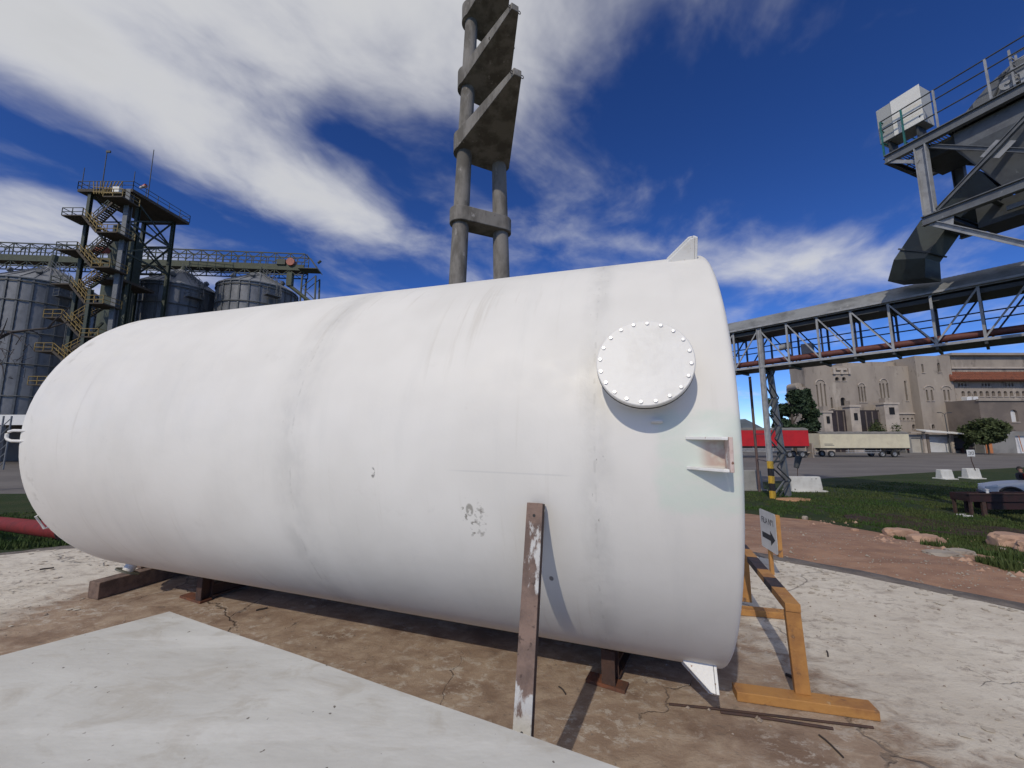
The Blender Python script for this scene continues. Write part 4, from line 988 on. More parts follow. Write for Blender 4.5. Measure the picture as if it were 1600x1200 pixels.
# conveyor gallery over the silos
gz = on_y(225, 421, 64.4).z
def gal_pt(px, Y0=64.4):               # point of the gallery line under a picture column
    # line from (px 0, Y 62.4) to (px 490, Y 66.8)
    x0, x1 = on_y(0, 400, 62.6), on_y(490, 420, 67.0)
    r = ray(px, 405); # solve intersection on plan
    dx, dy = x1.x - x0.x, x1.y - x0.y
    k = (x0.x * dy - x0.y * dx) / (r.x * dy - r.y * dx)
    return V((r.x * k, r.y * k, 0))
def lattice_gallery():
    t = thing("silo_gallery", "green lattice conveyor gallery running along the tops of the silos", "conveyor", (gal_pt(250).x, gal_pt(250).y, gz))
    A, B = gal_pt(-60), gal_pt(476); d = (B - A).normalized(); q = V((-d.y, d.x, 0)); q = q if q.y > 0 else -q
    L_ = (B - A).length; H = 3.95
    up = V((0, 0, 1))
    zb = gz
    for s in (0, 1):
        o = q * (1.7 * s)
        for z, w in ((zb, .16), (zb + H, .16), (zb + .95, .14), (zb + H * .62, .08), (zb + H * .8, .08)):
            b = MB(); b.beam(A + o + up * z, B + o + up * z, w, w); b.build("chord", GREEN, t)
    nb = int(L_ / 2.45)
    for k in range(nb + 1):
        p = A + d * (L_ * k / nb)
        for s in (0, 1):
            o = q * (1.7 * s); b = MB(); b.beam(p + o + up * zb, p + o + up * (zb + H), .12, .12); b.build("truss_post", GREEN, t)
            if k < nb:
                p2 = A + d * (L_ * (k + 1) / nb); m_ = (p + p2) / 2
                b = MB(); b.beam(p + o + up * (zb + H), m_ + o + up * (zb + 2.9), .09, .09); b.beam(p2 + o + up * (zb + H), m_ + o + up * (zb + 2.9), .09, .09); b.beam(m_ + o + up * (zb + 2.9), m_ + o + up * (zb + 1.0), .09, .09)
                b.beam(p + o + up * (zb + .9), m_ + o + up * zb, .09, .09); b.beam(p2 + o + up * (zb + .9), m_ + o + up * zb, .09, .09); b.build("truss_brace", GREEN, t)
        b = MB(); b.beam(p + up * (zb + H), p + q * 1.7 + up * (zb + H), .1, .1); b.build("truss_tie", GREEN, t)
    b = MB(); b.beam(A + q * -.12 + up * (zb + 1.35), B + q * -.12 + up * (zb + 1.35), .05, 1.05); b.build("belt_casing", GREENB, t)
    b = MB(); b.beam(A + q * .85 + up * (zb + .95), B + q * .85 + up * (zb + .95), 1.6, .12); b.build("walkway", DECK, t)
    # right-hand end: head drum with orange motor, spout, trestle below
    hd = B - d * 2.2
    b = MB(); b.tube(hd - q * .5 + up * (zb + 2.25), hd + q * .8 + up * (zb + 2.25), .68, n=20); b.build("motor", ORANGE, t, smooth=40)
    b = MB(); b.box(hd - d * 1.6 + up * (zb + 2.2), (1.5, .8, 1.0), d, q); b.build("gearbox", GREEN, t, bevel=.05)
    b = MB(); b.box(hd + up * (zb - .9), (.9, .9, 2.4), d, q); b.tube(hd + up * (zb - 2.0), hd + d * 4.5 + up * (zb - 5.5), .32, n=10); b.build("spout", GREENB, t)
    b = MB(); b.box(B + d * 1.0 + up * (zb + .9), (3.2, 2.2, .14), d, q); b.beam(B + d * 2.5 + up * (zb + .9), B + d * .3 + up * (zb + H), .12, .12); b.beam(B + d * 2.5 + q * 1.7 + up * (zb + .9), B + d * .3 + q * 1.7 + up * (zb + H), .12, .12)
    b.tube(B + d * 2.3 + up * (zb + 2.3), B + d * 2.8 + up * (zb + 2.8), .22, n=8); b.build("end_platform", GREEN, t)
    foot = B + d * .2
    for s in (0, 1):
        for e in (-.4, 1.9):
            b = MB(); b.beam(foot + q * (1.7 * s) + d * e + up * zb, foot + q * (2.2 * s - .3) + d * (e * 1.5) + up * ZG, .22, .22); b.build("trestle_leg", GREEN, t)
        z = zb; k = 0
        while z > zb - 13:
            b = MB(); b.beam(foot + q * (1.7 * s) + d * (-.4 if k % 2 else 1.9) + up * z, foot + q * (1.7 * s) + d * (1.9 if k % 2 else -.4) + up * (z - 2.2), .1, .1); b.build("trestle_brace", GREEN, t); z -= 2.2; k += 1
    # feeders down to each silo
    for (cx, cy, az) in ((-44.2, 66.6, 428), (-56.6, 65.0, 423), (-73.4, 60.2, 419)):
        b = MB(); b.tube(V((cx, cy, on_y(300, az, cy).z - .2)), V((cx, cy + .3, zb + .6)), .45, n=10); b.build("silo_feeder", GREEN, t)
lattice_gallery()

# head house: steel tower with zigzag stairs
def head_house():
    YF, YB = 51.0, 58.6
    top = on_y(165, 297, YF).z
    pl = on_y(129, 300, YF).x; pr = on_y(206, 300, YF).x
    t = thing("stair_tower", "tall dark green steel stair tower with yellow handrails beside the silos", "tower", ((pl + pr) / 2, YF, ZG))
    up = V((0, 0, 1))
    cols = [(pl + 1.0, YF + .2), (pr - .2, YF), (pr - .6, YB), (pl + 1.6, YB), ((pl + pr) / 2 + 1.6, YF + 3.0)]
    for i, (x, y) in enumerate(cols):
        w = .62 if i == 1 else .42
        b = MB(); b.ibeam(V((x, y, ZG)), V((x, y, top)), w, w, .05, .06, up=(0, 1, 0)); b.build("column", GREYST if i == 1 else GREEN, t)
    # elevator shaft casing and legs inside
    cx = on_y(186, 450, YF + 4.6).x
    b = MB(); b.box((cx, YF + 4.6, (top + ZG) / 2 - 1.6), (1.9, 2.2, top - ZG - 3.2)); b.build("elevator_casing", GREEN, t)
    b = MB(); b.box((cx - 2.2, YF + 5.2, (top + ZG) / 2 - 4), (1.0, 1.2, top - ZG - 8)); b.build("elevator_leg", GREENB, t)
    b = MB(); b.box((cx + .5, YF + 4.9, top - 8.5), (2.4, 1.8, 7.0)); b.build("elevator_head", GREEN, t, bevel=.1)
    # roof deck with chamfered corner
    zt = top
    P = [(pl - .4, YF - .3), (pr + .4, YF - .3), (pr + 1.2, YB + .8), (pl + 1.2, YB + .8)]
    b = MB(); b.prism([V((x, y, zt - .42)) for x, y in P], (0, 0, .42)); b.build("roof_deck", DECK, t)
    n = 4
    for i in range(4):
        a_, c_ = P[i], P[(i + 1) % 4]
        b = MB()
        for hh in (.55, 1.1): b.beam(V((*a_, zt + hh)), V((*c_, zt + hh)), .06, .06)
        for k in range(6): x, y = a_[0] + (c_[0] - a_[0]) * k / 5, a_[1] + (c_[1] - a_[1]) * k / 5; b.beam(V((x, y, zt)), V((x, y, zt + 1.1)), .06, .06)
        b.build("deck_railing", GREEN, t)
    # yellow clutter and cabinet on the deck's front
    b = MB()
    for k in range(9): b.beam(V((pl + 2.2 + .35 * k, YF - .5, zt - .9)), V((pl + 2.0 + .5 * k, YF - .6, zt + .9)), .08, .08)
    b.beam(V((pl + 2, YF - .5, zt - .6)), V((pr - 1.2, YF - .5, zt - .75)), .1, .1); b.beam(V((pl + 2, YF - .5, zt + .1)), V((pr - 1.2, YF - .5, zt - .1)), .1, .1); b.build("yellow_guard", YRAIL, t)
    b = MB(); b.box((pr - 1.5, YF - .5, zt - .35), (.9, .5, .8)); b.build("cabinet", CABW, t, bevel=.03)
    # masts
    for (px, py0, py1, r) in ((128, 290, 262, .06), (160, 288, 237, .07), (208, 292, 268, .06), (232, 300, 234, .07)):
        y = YF + (.5 if px < 210 else 3.5); p = on_y(px, py0, y); q = on_y(px + (py0 - py1) * .125, py1, y)
        b = MB(); b.tube(V((p.x, y, zt)), V((p.x, y, q.z)), r, r * .7, 6)
        if px == 160: b.box((p.x + .2, y, q.z), (.6, .15, .3))
        b.build("mast", GREYD, t)
    p = on_y(229, 290, YF + 3.5)
    b = MB(); b.tube(p, p + V((-.9, 0, -.35)), .28, .16, 10, False); sock = b.build("windsock", mat("windsock", (.55, .10, .06), (.65, .63, .60), 1.2, .48, .52, .8), t)
    # intermediate floors right, cross bracing
    zl = on_y(200, 350, YF).z
    for z0, z1 in ((zt - .4, zt - 4.6), (zt - 4.6, zt - 9)):
        for (xa, ya, xb, yb) in ((pr - .2, YF, pr - .6, YB), (pr - .6, YB, pl + 1.6, YB), (pl + 1.0, YF + .2, pl + 1.6, YB)):
            b = MB(); b.beam(V((xa, ya, z0)), V((xb, yb, z1)), .18, .18); b.build("brace", GREEN, t)
            b = MB(); b.beam(V((xa, ya, z1)), V((xb, yb, z0)), .18, .18); b.build("brace", GREEN, t)
            b = MB(); b.beam(V((xa, ya, z1)), V((xb, yb, z1)), .2, .25); b.build("floor_beam", GREEN, t)
    zz = on_y(230, 428, YF).z
    b = MB(); b.box((cx + .9, YF + 4.2, zz), (4.4, 5.4, .35)); b.build("lower_deck", DECK, t)
    z = zz
    # zigzag stairs, left and right landings
    lefts = [(340, 104, 136), (393, 95, 127), (446, 87, 116), (498, 76, 104), (550, 62, 90), (602, 52, 80)]
    rights = [(311, 168, 198), (366, 157, 190), (420, 150, 178), (476, 140, 168), (528, 132, 160), (580, 124, 150)]
    seq = []
    for i in range(6): seq.append(('R', rights[i])); seq.append(('L', lefts[i]))
    YS = YF - 1.5
    pts = []
    for kind, (py, xa, xb) in seq:
        A = on_y(xa, py, YS); B = on_y(xb, py, YS); zc = A.z
        hi = len(pts) < 6
        m = DECK
        b = MB(); b.box(((A.x + B.x) / 2, YS + .6, zc), (B.x - A.x, 2.4, .16)); land = b.build("landing", m, t)
        b = MB(); x_end = A.x if kind == 'L' else B.x; x_in = B.x if kind == 'L' else A.x
        yf = YS - .6; yb = YS + 1.8
        for hh in (.5, 1.05):
            b.beam(V((x_end, yf, zc + hh)), V((x_end, yb, zc + hh)), .07, .07); b.beam(V((x_end, yf, zc + hh)), V((x_in, yf, zc + hh)), .07, .07)
        for (x, y) in ((x_end, yf), (x_end, yb), ((x_end + x_in) / 2, yf), (x_in, yf)): b.beam(V((x, y, zc)), V((x, y, zc + 1.05)), .07, .07)
        b.build("landing_rail", YRAIL if (kind == 'R' or len(pts) > 5) else GREEN, land)
        pts.append((kind, V((x_in, 0, zc)), V((x_end, 0, zc))))
    for k in range(len(pts) - 1):
        a_ = pts[k][1]; c_ = pts[k + 1][1]; yy = YS + (-.05 if k % 2 else 1.2)
        p = V((a_.x, yy, a_.z)); q = V((c_.x, yy, c_.z))
        b = MB()
        for s in (-.5, .5): b.beam(p + V((0, s, 0)), q + V((0, s, 0)), .06, .28)
        nst = 11
        for i in range(1, nst): r = p.lerp(q, i / nst); b.box(r, (.32, .95, .05))
        b.build("stair_flight", DECK, t)
        b = MB()
        for s in (-.5, .5):
            for hh in (.55, 1.05): b.beam(p + V((0, s, hh)), q + V((0, s, hh)), .07, .07)
            for i in range(5): r = p.lerp(q, i / 4); b.beam(r + V((0, s, 0)), r + V((0, s, 1.05)), .06, .06)
        b.build("stair_rail", YRAIL if k > 2 or k % 2 else GREEN, t)
    # outer stair post
    x = on_y(140, 470, YF - 1.9).x; b = MB(); b.ibeam(V((x, YF - 1.9, ZG)), V((x, YF - 1.9, on_y(140, 452, YF - 1.9).z)), .4, .4, .05, .06, up=(0, 1, 0)); b.build("column", GREEN, t)
    for z in (on_y(150, 440, YF).z, on_y(150, 520, YF).z):
        b = MB(); b.beam(V((x, YF - 1.9, z - 1.5)), V((cx, YF + 3, z + 2.2)), .25, .25); b.build("raker", GREEN, t)
    p = on_y(158, 391, YF + 1.5); b = MB(); b.tube(p - V((.8, 0, 0)), p + V((.8, 0, 0)), .5, n=14); b.build("motor", ORANGE, t, smooth=40)
head_house()

# low white-fronted shed below the silos
def left_shed():
    Y = 47.0; z1 = on_y(0, 648, Y).z; z0 = on_y(0, 664, Y).z; xr = on_y(60, 660, Y).x; xl = on_y(-220, 660, Y).x
    t = thing("loading_shed", "low open shed with a white fascia at the foot of the silos", "shed", ((xl + xr) / 2, Y, ZG))
    b = MB(); b.box(((xl + xr) / 2, Y + .15, (z0 + z1) / 2), (xr - xl, .3, z1 - z0)); b.build("fascia", WHITE, t)
    b = MB(); b.box(((xl + xr) / 2, Y + 4, z1 - .2), (xr - xl - .2, 7.4, .25)); b.build("roof", GALVR, t)
    b = MB(); b.box(((xl + xr) / 2, Y + 7.6, (z1 + ZG) / 2 - .2), (xr - xl - .4, .25, z1 - ZG - .4)); b.build("back_wall", STUCCOD, t)
    x = xr - .3
    while x > xl:
        b = MB(); b.box((x, Y + .3, (z0 + ZG) / 2), (.35, .35, z0 - ZG)); b.build("pillar", GREYC, t); x -= 4.2
    # lattice mast in front, at the very edge of the picture
    q = on_t(2, 702)
    b = MB(); q = V((on_y(4, 700, 40).x, 40, ZG))
    for s in (-.4, .4): b.beam(q + V((s, 0, 0)), q + V((s, 0, 5.3)), .1, .1)
    for k in range(6): b.beam(q + V((-.4, 0, k * .85)), q + V((.4, 0, k * .85 + .85)), .06, .06)
    tag(b.build("lattice_mast", GREYST), "short grey lattice mast at the left edge before the shed", "mast")
left_shed()

# bare tree whose branch reaches in from the left
def bare_tree():
    rg = random.Random(11); D = 22.0
    base = V((on_y(-150, 700, D).x, D, ZG))
    t = thing("bare_tree", "leafless dark branch reaching in from the left across the silo", "tree", base)
    fork = at(-110, 600, D); b = MB(); b.path([base, base + V((.1, 0, 2)), fork], [.28, .22, .15], 8); b.build("trunk", BARKD, t, smooth=60)
    def limb(pts, r0, r1, depth=0):
        pts = [V(q) for q in pts]; n = len(pts); b = MB(); b.path(pts, [r0 + (r1 - r0) * i / (n - 1) for i in range(n)], 5); b.build("limb", BARKD, t, smooth=60)
    main = [fork, at(-60, 560, D), at(-15, 535, D), at(15, 520, D + .3), at(45, 516, D + .5), at(75, 513, D + .5), at(97, 506, D + .2), at(118, 500, D)]
    limb(main, .13, .02)
    for (a_, pts) in ((2, [(-15, 535), (2, 522), (8, 508), (12, 497)]), (3, [(15, 520), (28, 526), (33, 534)]), (1, [(-60, 560), (-20, 545), (5, 545), (22, 552)]), (4, [(75, 513), (88, 498), (102, 487), (110, 478)]), (5, [(45, 516), (58, 520), (66, 528)]), (2, [(-20, 540), (-8, 560), (4, 572), (6, 590)])):
        limb([at(x, y, D + rg.uniform(-.3, .3)) for x, y in pts], .05, .012)
    for k in range(26):
        x = rg.uniform(-60, 40); y = rg.uniform(500, 600); limb([at(x, y, D + rg.uniform(-1, 1)), at(x + rg.uniform(-8, 12), y + rg.uniform(-14, 6), D + rg.uniform(-1, 1)), at(x + rg.uniform(-10, 22), y + rg.uniform(-24, 8), D)], .02, .008)
bare_tree()

# ================================================================== CONVEYOR GALLERY (right)
UPV = V((0, 0, 1))
GD = V((.62, -.785, 0)).normalized(); GQ = V((.785, .62, 0)).normalized()
G0 = V((13.84, 21.7, 0)); BAY = 1.34; GZB, GZT = 5.49, 7.72
def right_gallery():
    t = thing("conveyor_bridge", "grey roofed conveyor bridge on a lattice trestle crossing the right of the photo", "conveyor", (G0.x, G0.y, ZG))
    i0, i1 = -5, 10; W = 1.75
    A, B = G0 + GD * (BAY * i0), G0 + GD * (BAY * i1)
    for s in (0, 1):
        o = GQ * (W * s); m = GREYL if s == 0 else BLUEST
        for z, w, h in ((GZB, .09, .11), (GZT, .09, .12)):
            b = MB(); b.beam(A + o + UPV * z, B + o + UPV * z, w, h); b.build("chord", m, t)
        for i in range(i0, i1 + 1):
            p = G0 + GD * (BAY * i) + o
            b = MB(); b.beam(p + UPV * (GZB + .05), p + UPV * (GZT - .06), .085, .085, up=GQ); b.build("truss_post", m, t)
            if i < i1:
                p2 = p + GD * BAY
                b = MB()
                if i < 0 or i >= 5: b.beam(p + UPV * (GZB + .08), p2 + UPV * (GZT - .08), .06, .06)
                else: b.beam(p + UPV * (GZT - .08), p2 + UPV * (GZB + .08), .06, .06)
                b.build("truss_brace", m, t)
        if s:
            for z in (GZB + .62, GZB + 1.12, GZB + 1.45):
                b = MB(); b.beam(A + o - GQ * .08 + UPV * z, B + o - GQ * .08 + UPV * z, .05, .05); b.build("handrail", BLUEST, t)
    for i in range(i0, i1 + 1):
        p = G0 + GD * (BAY * i)
        b = MB(); b.beam(p + UPV * (GZB - .12), p + GQ * W + UPV * (GZB - .12), .09, .12); b.build("floor_joist", GREYD, t)
        b = MB(); b.beam(p + GQ * .55 + UPV * (GZB + .05), p + GQ * .55 + UPV * (GZT - .5), .06, .06); b.build("belt_frame_post", BLUEST, t)
        b = MB(); b.beam(p + UPV * (GZT - .34), p + GQ * W + UPV * (GZT - .34), .07, .1); b.build("belt_frame_joist", GREYD, t)
    b = MB(); b.beam(A + GQ * (W / 2) + UPV * (GZB - .03), B + GQ * (W / 2) + UPV * (GZB - .03), W - .2, .04); b.build("walkway", GREYD, t)
    b = MB(); b.beam(A + GQ * (W / 2) + UPV * (GZT - .22), B + GQ * (W / 2) + UPV * (GZT - .22), W - .2, .18); b.build("belt_deck", GREYD, t)
    b = MB(); b.tube(A + GQ * .40 + UPV * (GZB + .30), B + GQ * .40 + UPV * (GZB + .30), .155, n=18); b.build("dust_pipe", BROWNPIPE, t, smooth=40)
    b = MB(); p = G0 + GD * (BAY * .6) + GQ * .5; b.tube(p + UPV * (GZB + 1.0), p + GD * .5 + UPV * (GZB + 1.05), .16, n=12); b.build("drive_motor", GREYL, t, smooth=40)
    p = G0 + GD * (BAY * 1.4) + GQ * 1.2
    b = MB(); b.box(p + UPV * (GZB + .85), (.5, .35, .55), GD, GQ); b.build("switch_box", BLUEST, t)
    # curved hood of corrugated sheets, sheet by sheet
    nseg = 14
    def ring(pos, k):
        out = []
        for j in range(nseg + 1):
            a_ = math.pi * j / nseg; y = W / 2 - (W / 2 + .16) * math.cos(a_); z = GZT + .02 + .74 * math.sin(a_) ** .8
            out.append(pos + GQ * y + UPV * (z + k))
        return out
    x = 0.; L_ = (B - A).length; idx = 0
    while x < L_ - .05:
        ln = min(BAY * 1.0, L_ - x); rings = []
        nw = 20
        for k in range(nw + 1):
            rings.append(ring(A + GD * (x + ln * k / nw * 1.0), .010 * (1 if k % 2 else 0) + (.006 if idx % 2 else 0)))
        b = MB(); b.sweep(rings, closed=False, caps=False); o = b.build("hood_sheet", HOODM, t, smooth=50)
        idx += 1; x += ln
    for s in (-.17, W + .17):
        b = MB(); b.beam(A + GQ * s + UPV * (GZT + .03), B + GQ * s + UPV * (GZT + .03), .05, .09); b.build("hood_edge", GREYL, t)
    # trestle: front leg with warning stripes, splayed rear leg, lattice between
    zt = terrain(G0.x, G0.y)
    f0 = V((G0.x + .02, G0.y - .02, zt)); b = MB(); b.ibeam(f0 + UPV * 1.95, V((f0.x, f0.y, GZT)), .20, .24, .03, .03, up=GD); b.build("front_leg", GREYL, t)
    for k in range(5):
        b = MB(); b.ibeam(f0 + UPV * (.39 * k), f0 + UPV * (.39 * k + .389), .20, .24, .03, .03, up=GD); b.build("leg_stripe", BLK if k % 2 else YEL, t)
    r1 = G0 + GQ * 1.0 + GD * .05; rz = terrain(r1.x, r1.y)
    rb = G0 + GQ * 1.55 + GD * .25
    b = MB(); b.beam(V((rb.x, rb.y, rz)), V((r1.x, r1.y, GZB)), .26, .26, up=GD); b.build("rear_leg", GREYST, t)
    z = zt + .15; k = 0
    while z < GZB - .5:
        def pf(zz): return V((f0.x, f0.y, zz)) + GQ * .12
        def prr(zz): return V((rb.x, rb.y, rz)).lerp(V((r1.x, r1.y, GZB)), (zz - rz) / (GZB - rz)) - GQ * .13
        a_, c_ = (pf(z), prr(z + .75)) if k % 2 == 0 else (prr(z), pf(z + .75))
        b = MB(); b.beam(a_, c_, .06, .06); b.build("lattice", GREYD if k % 3 else GREYST, t)
        b = MB(); b.beam(a_ + GD * .28, c_ + GD * .28, .05, .05); b.build("lattice", GREYD, t)
        z += .75; k += 1
    for zz in (zt + 1.9, GZB - .3):
        b = MB(); b.beam(pf(zz), prr(zz), .08, .1); b.build("lattice", GREYD, t)
    # brown service pole standing beside
    q = on_t(1187, 768); b = MB(); b.tube(q, V((q.x - .05, q.y, GZB - .15)), .075, n=12); b.beam(q + UPV * 3.4, f0 + UPV * (3.4), .04, .04); b.beam(q + UPV * 1.9, f0 + UPV * 1.9, .04, .04)
    tag(b.build("service_pole", mat("brown_pole", (.14, .09, .08), (.10, .07, .06), 3, .4, .7, .6), smooth=40), "thin brown steel pole just left of the striped trestle leg", "pole")
right_gallery()

# ================================================================== INTAKE TOWER (upper right)
ID = V((.36, -.933, 0)).normalized(); IQ = V((.933, .36, 0)).normalized()
def intake():
    zl = at(1455, 342, 15).z; zu = 12.98
    S = at(1455, 342, 15); S = V((S.x, S.y, 0))          # left column on plan
    t = thing("intake_tower", "grey steel intake platform with machinery high in the upper right corner", "tower", (S.x + 2, S.y - 3, ZG))
    W = 2.7; PAN = 3.65; L_ = 2 * PAN + .6
    up0 = on_z(1386, 252, zu); over = -(V((up0.x, up0.y, 0)) - S).dot(ID)
    over = 1.1
    for s in (0, 1):
        o = IQ * (W * s); m = GREYST
        b = MB(); b.ibeam(S + o - ID * over + UPV * zu, S + o + ID * L_ + UPV * zu, .2, .36, .03, .03); b.build("upper_beam", m, t)
        b = MB(); b.ibeam(S + o - ID * .25 + UPV * zl, S + o + ID * L_ + UPV * zl, .2, .36, .03, .03); b.build("lower_beam", m, t)
        for k in range(3):
            p = S + o + ID * (PAN * k)
            b = MB(); b.ibeam(p + UPV * (zl + .19), p + UPV * (zu - .19), .26, .34, .03, .03, up=ID); b.build("column", GREYL if (s == 0 and k == 0) else m, t)
            if k:
                b = MB(); b.ibeam(p + UPV * ZG, p + UPV * (zl - .19), .30, .34, .03, .03, up=ID); b.build("support_leg", m, t)
            if k < 2:
                p2 = p + ID * PAN
                b = MB(); b.ibeam(p + UPV * (zl + .25) + ID * .2, p2 + UPV * (zu - .25) - ID * .2 , .14, .14, .02, .02); b.build("brace", m, t)
                b = MB(); b.ibeam(p + UPV * (zu - .25) + ID * .2 + IQ * .16, p2 + UPV * (zl + .25) - ID * .2 + IQ * .16, .14, .14, .02, .02); b.build("brace", m, t)
                c = (p + p2) / 2 + UPV * ((zl + zu) / 2) + IQ * .085
                b = MB(); b.prism([c + ID * .42, c + UPV * .34, c - ID * .42, c - UPV * .34], IQ * .015); b.build("gusset_plate", GREYL, t)
    # diagonal strut from the lower left node down to the right
    p = S + ID * .1 + UPV * (zl - .25); q = S + ID * PAN + UPV * (zl - 3.4)
    b = MB(); b.ibeam(p, q, .17, .2, .02, .025); b.build("knee_strut", GREYL, t)
    b = MB(); b.prism([p + UPV * .1 - ID * .35, p + UPV * .1 + ID * .5, p + ID * .45 - UPV * .25, p - UPV * .1 + ID * .05], IQ * .015); b.build("gusset_plate", GREYL, t)
    # deck plates, floor beams and open grating at the left end
    for k in range(9):
        p = S - ID * over + ID * (k * 1.05)
        b = MB(); b.ibeam(p + UPV * zu, p + IQ * W + UPV * zu, .12, .22, .015, .02); b.build("floor_beam", GREYD, t)
    b = MB(); b.box(S + ID * (L_ / 2 + .6) + IQ * (W / 2) + UPV * (zu + .2), (L_ - 1.0, W - .2, .03), ID, IQ); b.build("deck_plate", GREYD, t)
    b = MB()
    for k in range(26): p = S - ID * over + ID * (k * .085); b.box(p + IQ * (W / 2) + UPV * (zu + .19), (.012, W - .2, .05), ID, IQ)
    for k in range(6): b.box(S - ID * (over - 1.1) + IQ * (.2 + k * .46) + UPV * (zu + .19), (2.2, .012, .05), ID, IQ)
    b.build("grating", GREYD, t)
    # guard rail: teal near the end, dark beyond
    zr = zu + .20
    for hh in (.60, 1.16, 1.56):
        b = MB(); b.tube(S - ID * over + UPV * (zr + hh), S + ID * L_ + UPV * (zr + hh), .026, n=8); b.build("guard_rail", GREYD, t)
        b = MB(); b.tube(S - ID * over + UPV * (zr + hh), S - ID * over + IQ * W + UPV * (zr + hh), .026, n=8); b.build("guard_rail", TEAL, t)
    for k, x in enumerate((-over, -.42, .55, 1.9, 3.2, 4.5)):
        b = MB(); b.beam(S + ID * x + UPV * zr, S + ID * x + UPV * (zr + 1.56), .055, .055, up=ID); b.build("rail_post", TEAL if k < 2 else GREYL, t)
    b = MB(); b.beam(S - ID * over + IQ * W + UPV * zr, S - ID * over + IQ * W + UPV * (zr + 1.56), .055, .055, up=ID); b.build("rail_post", TEAL, t)
    b = MB(); b.beam(S - ID * over + IQ * (W * .35) + UPV * zr, S - ID * over + IQ * (W * .35) + UPV * (zr + 1.56), .055, .055, up=ID); b.build("rail_post", TEAL, t)
    # white cabinet on the end of the deck
    c = S - ID * (over - .52) + IQ * .60 + UPV * (zr + 1.50)
    cab = MB(); cab.box(c, (1.40, .80, 1.55), ID, IQ); cabo = cab.build("cabinet", CABG, t, bevel=.02)
    b = MB(); b.box(c - IQ * .415 + ID * .26, (.92, .02, 1.58), ID, IQ); b.build("cabinet_door", CABW, cabo, bevel=.005)
    b = MB(); b.box(c - IQ * .43 + ID * .62 - UPV * .55, (.04, .02, .06), ID, IQ); b.build("door_lock", GASKET, cabo)
    for e in (-.45, .45): b = MB(); b.box(c + ID * e - UPV * 1.13, (.06, .6, .72), ID, IQ); b.build("cabinet_foot", GREYD, cabo)
    # elevator boot / inclined casing on the deck
    c = S + ID * 1.75 + IQ * 1.2 + UPV * zr
    P = [c - ID * 1.25, c + ID * 1.3, c + ID * 1.5 + UPV * 1.15, c + ID * .55 + UPV * 1.35, c - ID * .1 + UPV * 1.02]
    b = MB(); b.prism([q - IQ * .45 for q in P], IQ * 1.0); b.build("sifter_casing", GREYST, t, bevel=.02)
    for e in (-.2, .75):
        b = MB(); b.beam(c + ID * e - IQ * .47, c + ID * (e + .55) - IQ * .47 + UPV * 1.15, .05, .05); b.build("casing_rib", GREYD, t)
    b = MB(); b.tube(c + ID * .45 - IQ * .75 + UPV * .55, c + ID * .45 - IQ * .47 + UPV * .55, .22, n=16); b.tube(c + ID * .45 - IQ * .80 + UPV * .55, c + ID * .45 - IQ * .75 + UPV * .55, .06, n=10); b.build("pulley", GREYL, t, smooth=40)
    b = MB(); b.box(c + ID * 1.0 - IQ * .75 + UPV * .35, (.5, .35, .4), ID, IQ); b.tube(c + ID * .75 - IQ * .75 + UPV * .4, c + ID * 1.35 - IQ * .75 + UPV * .4, .17, n=14); b.build("motor", GREYL, t, smooth=40)
    # caged ladder at the right
    c = S + ID * 2.35 + UPV * zr + IQ * .25
    b = MB()
    for e in (0, .6):
        for w in (.1, .6): b.beam(c + ID * e + IQ * w, c + ID * e + IQ * w + UPV * 1.6, .05, .05, up=ID)
    for k in range(6):
        z = .25 * k + .1
        b.beam(c + IQ * .1 + UPV * z, c + ID * .6 + IQ * .1 + UPV * z, .035, .035); b.beam(c + IQ * .6 + UPV * z, c + ID * .6 + IQ * .6 + UPV * z, .035, .035); b.beam(c + IQ * .1 + UPV * z, c + IQ * .6 + UPV * z, .035, .035)
    b.build("cage_frame", GREYL, t)
    # hopper of folded plate under the deck
    hc = S + ID * 2.35 + IQ * (W / 2 + .1)
    def rect(c, a_, w, z): return [c + ID * a_ + IQ * w + UPV * z, c - ID * a_ + IQ * w + UPV * z, c - ID * a_ - IQ * w + UPV * z, c + ID * a_ - IQ * w + UPV * z]
    b = MB(); b.sweep([rect(hc, 1.55, 1.15, zu - .15), rect(hc, 1.55, 1.15, zu - .85), rect(hc - ID * .2, .50, .42, zl + .35)]); b.build("hopper", GREYST, t, bevel=.01)
    b = MB(); b.sweep([rect(hc - ID * 1.9 , .9, 1.0, zu - .12), rect(hc - ID * 1.9, .8, .9, zu - .55)]); b.build("feeder_box", GREYD, t)
    # trough below the lower beams
    b = MB(); b.beam(S + ID * .9 + IQ * (W / 2) + UPV * (zl - .32), S + ID * L_ + IQ * (W / 2) + UPV * (zl - .32), 1.2, .75); b.build("screw_trough", GREYD, t)
    b = MB(); b.beam(S + ID * 1.7 + IQ * .45 + UPV * (zl - .45), S + ID * L_ + IQ * .45 + UPV * (zl - .45), .10, .16); b.build("trough_rail", GREYST, t)
    for k in range(4):
        p = S + ID * (.3 + k * 1.2); b = MB(); b.ibeam(p + UPV * (zl - .02), p + IQ * W + UPV * (zl - .02), .14, .24, .015, .02); b.build("floor_beam", GREYD, t)
    # chute bending down onto the conveyor hood
    def sec(c, d, w, h):
        x = IQ; y = d.cross(x).normalized(); return [c + x * w + y * h, c - x * w + y * h, c - x * w - y * h, c + x * w - y * h]
    top = S + ID * 1.3 + IQ * 1.4 + UPV * (zl + 1.0)
    mid = at(1468, 356, 16.2); low = at(1432, 408, 16.6); end = at(1428, 440, 17.0)
    d1 = (mid - top).normalized(); d2 = (low - mid).normalized(); d3 = V((0, 0, -1))
